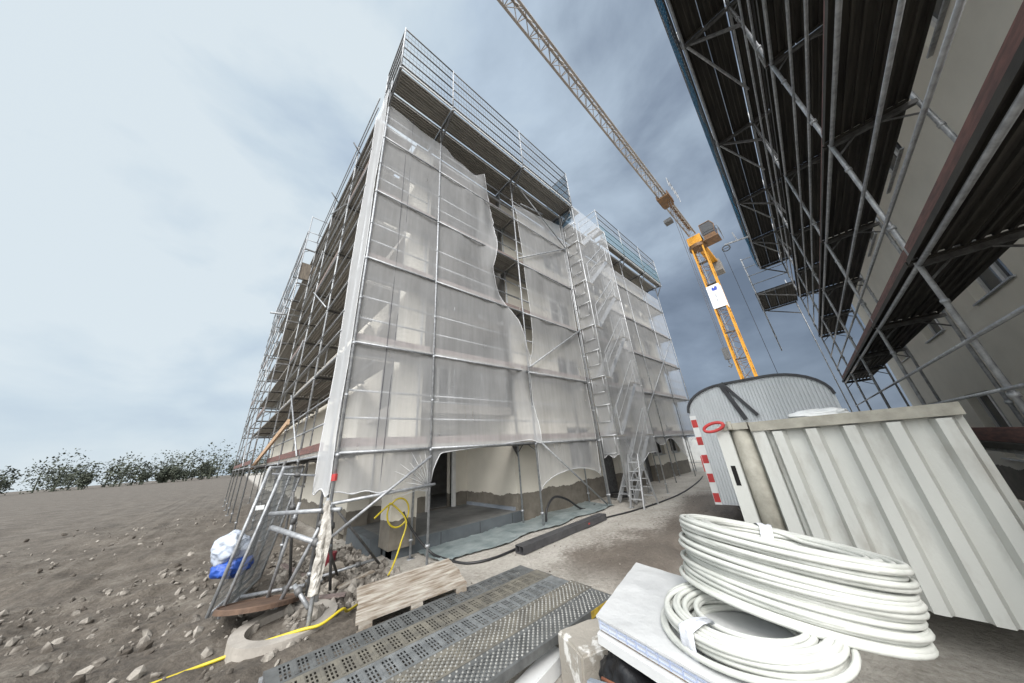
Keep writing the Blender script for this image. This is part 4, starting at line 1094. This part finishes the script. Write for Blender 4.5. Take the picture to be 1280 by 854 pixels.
# foam stack: near-left corner at (2.14,1.63), far-left at (3.24,1.86), running right along the street's cross direction
SZ = -1.15
M['foam_top'] = mat('film_over_foam', (.60, .61, .61), (.50, .51, .515), .35, 0, 2.2, .35, 9)
st = thing('foam_board_stack', 'stack of white polystyrene boards wrapped in printed film, carrying the pipe coils', 'board stack', (2.14, 1.63, SZ))
e1 = Vector((1.10, .23, 0)).normalized(); e2 = Vector((.10, -.76, 0)); e2 = (Vector((-.15, -.80, 0))).normalized()
L1, L2 = 1.13, 1.25
def board(z0, z1, a0, a1, b0, b1, name, m, seed):
    mb = MB(); n1, n2 = 26, 26
    def P(u, v, z):
        q = e1*(a0+(a1-a0)*u) + e2*(b0+(b1-b0)*v); return (q.x, q.y, z)
    for top in (1, 0):
        for j in range(n2+1):
            for i in range(n1+1):
                z = (z1 if top else z0) + .006*noise.noise(Vector((i*.3, j*.3, seed+top)))*(1 if name == 'film_cover' else .4)
                mb.v.append(P(i/n1, j/n2, z))
    o = (n1+1)*(n2+1)
    for j in range(n2):
        for i in range(n1):
            a = j*(n1+1)+i; mb.f.append((a, a+1, a+n1+2, a+n1+1)); mb.f.append((o+a+n1+1, o+a+n1+2, o+a+1, o+a))
    for i in range(n1):
        mb.f.append((i, o+i, o+i+1, i+1)); a = n2*(n1+1)+i; mb.f.append((a, a+1, o+a+1, o+a))
    for j in range(n2):
        a = j*(n1+1); mb.f.append((a, a+n1+1, o+a+n1+1, o+a)); a += n1; mb.f.append((a, o+a, o+a+n1+1, a+n1+1))
    return mb.build(name, m, st)
board(-.012, 0, .0, L1, .0, L2, 'film_cover', 'foam_top', 1)
board(-.075, -.014, .012, L1-.01, .01, L2, 'foam_board', 'white_film', 2)
board(-.090, -.077, .03, L1-.03, .02, L2, 'brown_sheet', 'brown_card', 3)
board(-.148, -.092, -.02, L1, .0, L2, 'foam_board', 'white_foam', 4)
# printed blue grid lines on the wrapped edge, and a small label
m = MB()
for k in range(16):
    q = e2*(.03+.075*k) + e1*.009; m.box(q.x-.003, q.x+.003, q.y-.003, q.y+.003, -.070, -.018)
for z in (-.030, -.055):
    a = e1*.009+e2*.02; b = e1*.009+e2*(L2-.02); m.bar((a.x, a.y, z), (b.x, b.y, z), .006, .004)
M['film_print'] = mat('faint_blue_print', (.38, .44, .60), (.5, .55, .68), .4); m.build('printed_lines', 'film_print', st)
a = e1*(.015)+e2*.62; b = e1*.015+e2*.76; MB().bar((a.x-.026, a.y, -.122), (b.x-.026, b.y, -.122), .012, .03).build('sticker', 'grey_print', st)
# what carries the stack
sp = thing('pallet', 'wooden pallet hidden below the stack of foam boards', 'pallet', (2.2, 1.52, -1.36))
m = MB()
def obb(mb, a0, a1, b0, b1, z0, z1):
    q = [e1*a+e2*b for a, b in ((a0, b0), (a1, b0), (a1, b1), (a0, b1))]; mb.prism([(p.x, p.y) for p in q], 2, z0, z1)
for b in (0, .55, 1.08): obb(m, .45, L1-.05, b+.04, b+.16, -.12, .055)
m.build('bearer', 'pallet', sp)
rough_box('concrete_block', 'concrete_dk', (.66, 1.0, .56), (2.98, 1.10, -1.78), rad(12), 'big dark concrete block underneath the stack of foam boards', 'concrete block', seed=8)
# black plastic bag with grey hollow boards
bb = thing('plastic_bag', 'black plastic bag with grey boards in it, below the foam stack', 'bag', (2.24, 1.26, -1.60))
blob('bag_skin', 'black_plastic', .36, (.02, .02, .0), 7, bb, (.80, 1.30, .86))
m = MB()
for k in range(3): m.box(-.20+.02*k, -.19+.02*k+.004, -.16, .16, -.30, .06)
o = m.build('grey_board', 'grey_board', bb); o.rotation_euler = (rad(-4), rad(12), rad(10)); o.location = (-.13, .20, .13)
MB().path([(-.22, .30, .19), (-.235, .15, .205), (-.23, .0, .19), (-.22, -.12, .21), (-.235, -.3, .18)], .010, 6).build('copper_strip', 'copper', bb, True)

# pipe coils
def coil(label, c, tilt, R0, layers, rows, r, tie_angles, seed, jit=.012, step=48):
    t = thing('pipe_coil', label, 'pipe coil', c); t.rotation_euler = tilt
    rnd = random.Random(seed); pts = []
    for row in range(rows):
        order = range(layers) if row % 2 == 0 else reversed(range(layers))
        for ly in order:
            rr = R0 + ly*r*1.9 + rnd.uniform(-jit, jit); zz = r + row*r*1.72 + rnd.uniform(-.3, .3)*r; ox, oy = rnd.uniform(-jit, jit)*1.6, rnd.uniform(-jit, jit)*1.6; tl = rnd.uniform(-jit, jit)*.9; ph = rnd.uniform(0, 6)
            for k in range(step):
                a = 2*math.pi*k/step; pts.append(Vector((ox+rr*math.cos(a), oy+rr*math.sin(a), zz+tl*math.sin(a+ph))))
    # smooth the jumps between turns
    for _ in range(2):
        pts = [pts[0]] + [(pts[i-1]+pts[i]*2+pts[i+1])/4 for i in range(1, len(pts)-1)] + [pts[-1]]
    MB().path(pts, r, 8).build('pipe', 'pipe', t, True)
    ro = R0 + (layers-1)*r*1.9 + r*1.5; ri = R0-r*1.5; h = rows*r*1.72+r*1.2
    for a in tie_angles:
        m = MB(); prof = [(ri, -.002), (ro, -.002), (ro+.006, h*.5), (ro, h), ((ri+ro)/2, h+.012), (ri, h), (ri-.006, h*.5)]
        n = len(prof); da = .10
        for q in range(6):
            aa = a-da+2*da*q/5; wv = .006*math.sin(q*2.3)
            for (rr, z) in prof: m.v.append(((rr+wv)*math.cos(aa), (rr+wv)*math.sin(aa), z+wv))
        for q in range(5):
            for k in range(n): m.f.append((q*n+k, q*n+(k+1) % n, (q+1)*n+(k+1) % n, (q+1)*n+k))
        m.build('tape_tie', 'tape', t, True)
    return t
coil('lower coil of thick white pipe lying flat on the foam boards, bound with white tape', (2.53, .80, SZ+.004), (0, 0, 0), .29, 6, 4, .016, (2.75,), 3, .020)
coil('upper large coil of thick white pipe leaning on the lower one', (3.09, .66, SZ+.015), (Matrix.Rotation(rad(7), 3, Vector((-.35, .93, 0))) @ Matrix.Rotation(rad(10), 3, Vector((.93, .35, 0)))).to_euler(), .46, 6, 15, .0160, (.3,), 5, .016)

# ------------------------------------------------------------------ trailer and skip on the right
TX = 8.5
tr = thing('site_trailer', 'light grey ribbed site trailer with a rounded roof and red striped corner', 'trailer', (TX, 1.25, -1.78))
y0, y1, zb, ze, zt = -1.36, 1.30, .30, 2.40, 2.98
def prof(inset=0):
    p = [(y0+inset, zb), (y1-inset, zb), (y1-inset, ze)]
    ra = .92
    for k in range(1, 9): a = k/8*math.pi/2; p.append((y1-inset-ra+ra*math.cos(a), ze+(zt-inset-ze)*math.sin(a)))
    for k in range(0, 9): a = math.pi/2+k/8*math.pi/2; p.append((y0+inset+ra+ra*math.cos(a), ze+(zt-inset-ze)*math.sin(a)))
    return p
MB().prism(prof(), 0, .03, 5.2).build('body', 'trailer', tr)
# ribbed end wall: thin vertical ribs following the profile height
def roof_z(y):
    ra = .92
    if y > y1-ra: t = (y-(y1-ra))/ra; return ze+(zt-ze)*math.sqrt(max(0, 1-t*t))
    if y < y0+ra: t = ((y0+ra)-y)/ra; return ze+(zt-ze)*math.sqrt(max(0, 1-t*t))
    return zt
m = MB(); y = y0+.05
while y < y1-.06:
    h = min(roof_z(y), roof_z(y+.028))-.05
    m.prism([(.028, y), (.012, y+.007), (.012, y+.021), (.028, y+.028)], 2, zb+.03, h); y += .06
m.build('end_wall_ribs', 'trailer', tr)
pts = [(-.0, q[0], q[1]) for q in prof(.0)[2:]]
m = MB()
for a, b in zip(pts, pts[1:]): m.bar((.0, a[1], a[2]+.0), (.0, b[1], b[2]), .05, .05, (1, 0, 0))
m.build('roof_trim', 'trailer_trim', tr)
for k in range(5): MB().box(-.008, .0, y1-.13, y1-.004, zb+.05+k*.42, zb+.05+k*.42+.19).build('red_stripe', 'red', tr)
MB().box(-.004, .011, y1-.14, y1+.004, zb, ze-.08).build('white_stripe', 'white_paint', tr)
m = MB().bar((-.03, .42, 2.98), (-.03, .16, 2.1), .09, .035, (1, 0, 0)).bar((-.05, .38, 3.0), (-.05, -.08, 2.16), .07, .03, (1, 0, 0)); m.build('hinge_arm', 'trailer_trim', tr)
m = MB()
for k in range(4): m.box(-.002, .010, .52-.045*k, .555-.045*k, 1.32, 1.36)
m.build('number_plate', 'grey_print', tr)
for x in (1.2, 3.9):
    for y in (-1.1, 1.0): MB().tube((x, y-.1, .34), (x, y+.1, .34), .34, 24).build('wheel', 'black_rubber', tr)
MB().box(.0, .04, y1-.02, y1+.03, 1.0, 1.35).build('tail_light', 'red', tr)

SX = 5.2
sk = thing('roll_off_container', 'dirty white steel container with a red handle before the trailer', 'container', (SX, 1.27, -1.80))
W_, H_ = 2.1, 1.93
m = MB().box(.10, 3.0, -.06, 0, .12, H_).box(.10, 3.0, -W_, -W_+.06, .12, H_).box(.10, 3.0, -W_+.061, -.061, .12, .2).box(2.94, 3.0, -W_+.061, -.061, .2, H_)
m.build('body', 'skip_white', sk)
MB().box(-.02, .10, -.16, .0, .05, H_-.01).build('corner_plate', 'skip_white', sk)
MB().box(-.023, -.019, -.10, -.045, 1.15, 1.40).build('slot', 'black', sk)
MB().tube((.08, -.28, .05), (.08, -.28, H_-.03), .115, 18).build('hinge_post', 'skip_dirty', sk, True)
MB().box(-.04, .10, -.56, -.43, .05, H_-.04).build('door_post', 'skip_white', sk)
m = MB(); y = -.60
while y > -W_+.1:
    m.prism([(.06, y), (-.045, y-.035), (-.045, y-.13), (.06, y-.165)], 2, .1, H_-.12); y -= .32
m.box(.06, .10, -W_+.01, -.57, .08, H_-.1); m.build('door', 'skip_white', sk)
m = MB().box(-.06, .12, -W_, -.42, H_-.10, H_+.02); m.build('top_rail', 'skip_dirty', sk)
m = MB().box(-.05, .11, -.40, -.10, H_-.06, H_+.03).tube((-.06, -.2, H_-.05), (-.06, -.2, H_+.06), .03, 8); m.build('hinge_bracket', 'skip_dirty', sk)
hp = [(-.10, -.13+.13*math.cos(t)*1.0+.12, H_+.0+.055*math.sin(t)+.10*math.cos(t)*-.25) for t in [2*math.pi*i/20 for i in range(20)]]
MB().path(hp, .022, 8, closed=True).build('handle', 'red', sk, True)
blob('white_sack', 'white_paint', .2, (.4, -1.1, H_+.02), 3, sk, (1, 1.6, .5))

# ------------------------------------------------------------------ tower crane
CX, CY = 37.7, 4.75
cr_ = thing('tower_crane', 'yellow tower crane with a long lattice jib reaching over the site', 'crane', (CX, CY, -1.78))
G = 1.78
def lattice(mb, a, b, wdt, n, up, r, rb):
    """square lattice girder from a to b"""
    a = Vector(a); b = Vector(b); d = (b-a).normalized(); u = Vector(up); s_ = d.cross(u).normalized(); u = s_.cross(d).normalized()
    c = [(s_*i+u*j)*wdt/2 for i, j in ((-1, -1), (1, -1), (1, 1), (-1, 1))]
    for q in c: mb.bar(a+q, b+q, r*2, r*2, up)
    br = MB()
    for k in range(n):
        p0 = a.lerp(b, k/n); p1 = a.lerp(b, (k+1)/n)
        for i in range(4):
            q, q2 = c[i], c[(i+1) % 4]
            if k % 2: q, q2 = q2, q
            br.tube(p0+q, p1+q2, rb, 5, False)
            if k % 3 == 0: br.tube(p0+c[i], p0+c[(i+1) % 4], rb, 5, False)
    return br
TOP = 23.3
m = MB(); br = lattice(m, (0, 0, 0), (0, 0, TOP+G-1.2), 1.15, 24, (1, 0, 0), .075, .028)
m.build('mast', 'crane_yellow', cr_); br.build('mast_bracing', 'crane_rust', cr_)
m = MB()
for k in range(1, 8): m.box(-.5, .1, -.5, .5, k*3.1, k*3.1+.05)
m.build('mast_platform', 'steel_dark', cr_)
m = MB(); 
for x in (-.3, .3): m.bar((x, .2, 0.5), (x, .2, TOP+G-1.6), .04, .04)
for k in range(80): m.tube((-.3, .2, .6+k*.29), (.3, .2, .6+k*.29), .012, 4, False)
m.build('mast_ladder', 'steel', cr_)
bn = thing('banner', 'white banner with a blue emblem wrapped round the crane mast', 'banner', (CX-.66, CY, 13.6))
MB().box(-.015, .0, -.64, .64, 0, 2.9).box(.001, 1.3, -.64, -.625, 0, 2.9).build('sheet', 'banner', bn)
MB().prism([(-.30, 2.15), (.12, 2.15), (.20, 2.40), (.08, 2.70), (-.05, 2.45), (-.22, 2.72), (-.38, 2.50)], 0, -.022, -.016).build('emblem', 'blue', bn)
m = MB()
for k in range(9): m.box(-.021, -.016, -.06+.03*math.sin(k*2), .06, .45+k*.17, .55+k*.17)
m.build('print', 'grey_print', bn)
# slewing ring, tower head, cab
MB().tube((0, 0, TOP+G-1.2), (0, 0, TOP+G-.75), .95, 20).build('slewing_ring', 'crane_rust', cr_)
MB().box(-.8, .8, -.75, .75, TOP+G-.75, TOP+G+.4).build('turntable', 'crane_yellow', cr_)
m = MB().box(-.9, .9, -2.4, -.8, TOP+G-1.0, TOP+G-.9).box(-.7, .8, -2.2, -.95, TOP+G-.9, TOP+G-.2)
m.build('cab_floor', 'crane_rust', cr_)
MB().prism([(-.95, TOP+G-.2), (-2.2, TOP+G-.2), (-2.35, TOP+G+.7), (-2.05, TOP+G+1.4), (-.95, TOP+G+1.4)], 0, -.75, .75).build('cab', 'dark_glass', cr_)
m = MB()
for x in (-.76, .76):
    for a, b in (((-.95, -.2), (-.95, 1.4)), ((-2.2, -.2), (-2.35, .7)), ((-2.35, .7), (-2.05, 1.4)), ((-.95, 1.4), (-2.05, 1.4))): m.bar((x, a[0], TOP+G+a[1]), (x, b[0], TOP+G+b[1]), .07, .07)
m.build('cab_frame', 'crane_rust', cr_)
m = MB()
for (x, y) in ((-.9, -2.6), (.9, -2.6), (-.9, -1.0), (.9, -1.0)): m.tube((x, y, TOP+G-.9), (x, y, TOP+G+.2), .03, 5)
for z in (-.4, .2): m.tube((-.9, -2.6, TOP+G+z), (.9, -2.6, TOP+G+z), .025, 5); m.tube((-.9, -2.6, TOP+G+z), (-.9, -1, TOP+G+z), .025, 5)
m.build('cab_railing', 'steel_dark', cr_)
# jib (towards -x), triangular lattice
JZ = TOP+G+.75; JL = 46.0
m = MB(); wj = .36
tops = lambda x: (x, 0, JZ+.80)
m.bar((-.6, -wj, JZ), (-JL, -wj, JZ), .13, .13).bar((-.6, wj, JZ), (-JL, wj, JZ), .13, .13).bar((-.6, 0, JZ+.80), (-JL, 0, JZ+.80), .14, .14)
m.build('jib', 'crane_grey', cr_)
m = MB(); n = 44
for k in range(n):
    xa = -.6-(JL-.6)*k/n; xb = -.6-(JL-.6)*(k+1)/n; xm = (xa+xb)/2
    for y in (-wj, wj): m.tube((xa, y, JZ), (xm, 0, JZ+.80), .032, 5, False); m.tube((xm, 0, JZ+.80), (xb, y, JZ), .032, 5, False)
    m.tube((xa, -wj, JZ), (xa, wj, JZ), .028, 5, False); m.tube((xa, -wj if k % 2 else wj, JZ), (xb, wj if k % 2 else -wj, JZ), .022, 5, False)
m.build('jib_bracing', 'crane_grey', cr_)
m = MB().box(-8.5, -.8, -.16, .16, JZ+.65, JZ+.98); m.build('jib_root', 'crane_rust', cr_)
tx = -9.2
m = MB().box(tx-1.0, tx+1.0, -.5, .5, JZ-.35, JZ-.18).box(tx-.9, tx+.9, -.58, -.46, JZ-.18, JZ+.3).box(tx-.9, tx+.9, .46, .58, JZ-.18, JZ+.3); m.build('trolley', 'crane_rust', cr_)
m = MB().box(tx+2.6, tx+3.4, .5, 1.3, JZ-.7, JZ-.3); m.build('winch_box', 'steel_dark', cr_)
m = MB()
for q in range(5): m.tube((tx-1.6+.8*q, -1.0, JZ-.1), (tx-1.6+.8*q, -1.0, JZ+1.1), .03, 5)
for z in (.5, 1.1): m.tube((tx-1.6, -1.0, JZ+z), (tx+1.6, -1.0, JZ+z), .025, 5)
m.build('trolley_basket', 'steel', cr_)
m = MB().box(.6, 10.5, -.5, -.38, JZ-.2, JZ+.1).box(.6, 10.5, .38, .5, JZ-.2, JZ+.1).box(.6, 10.5, -.37, .37, JZ-.1, JZ-.05); m.build('counter_jib', 'crane_yellow', cr_)
MB().box(8.6, 10.4, -.7, .7, JZ-1.6, JZ+.3).build('counterweight', 'concrete_dk', cr_)
# hoist rope with hook block, hanging from the trolley
HX = tx
m = MB()
for y in (-.10, .10): m.tube((HX, -.3+y, JZ-.35), (HX, -.3+y*.5, 6.9+G), .022, 5)
m.build('hoist_rope', 'rope', cr_)
m = MB().box(HX-.12, HX+.12, -.5, -.1, 5.9+G, 6.9+G); m.path([(HX, -.3, 5.9+G), (HX, -.3, 5.6+G), (HX, -.42, 5.4+G), (HX, -.32, 5.2+G), (HX, -.17, 5.35+G)], .06, 8); m.build('hook_block', 'steel_dark', cr_)
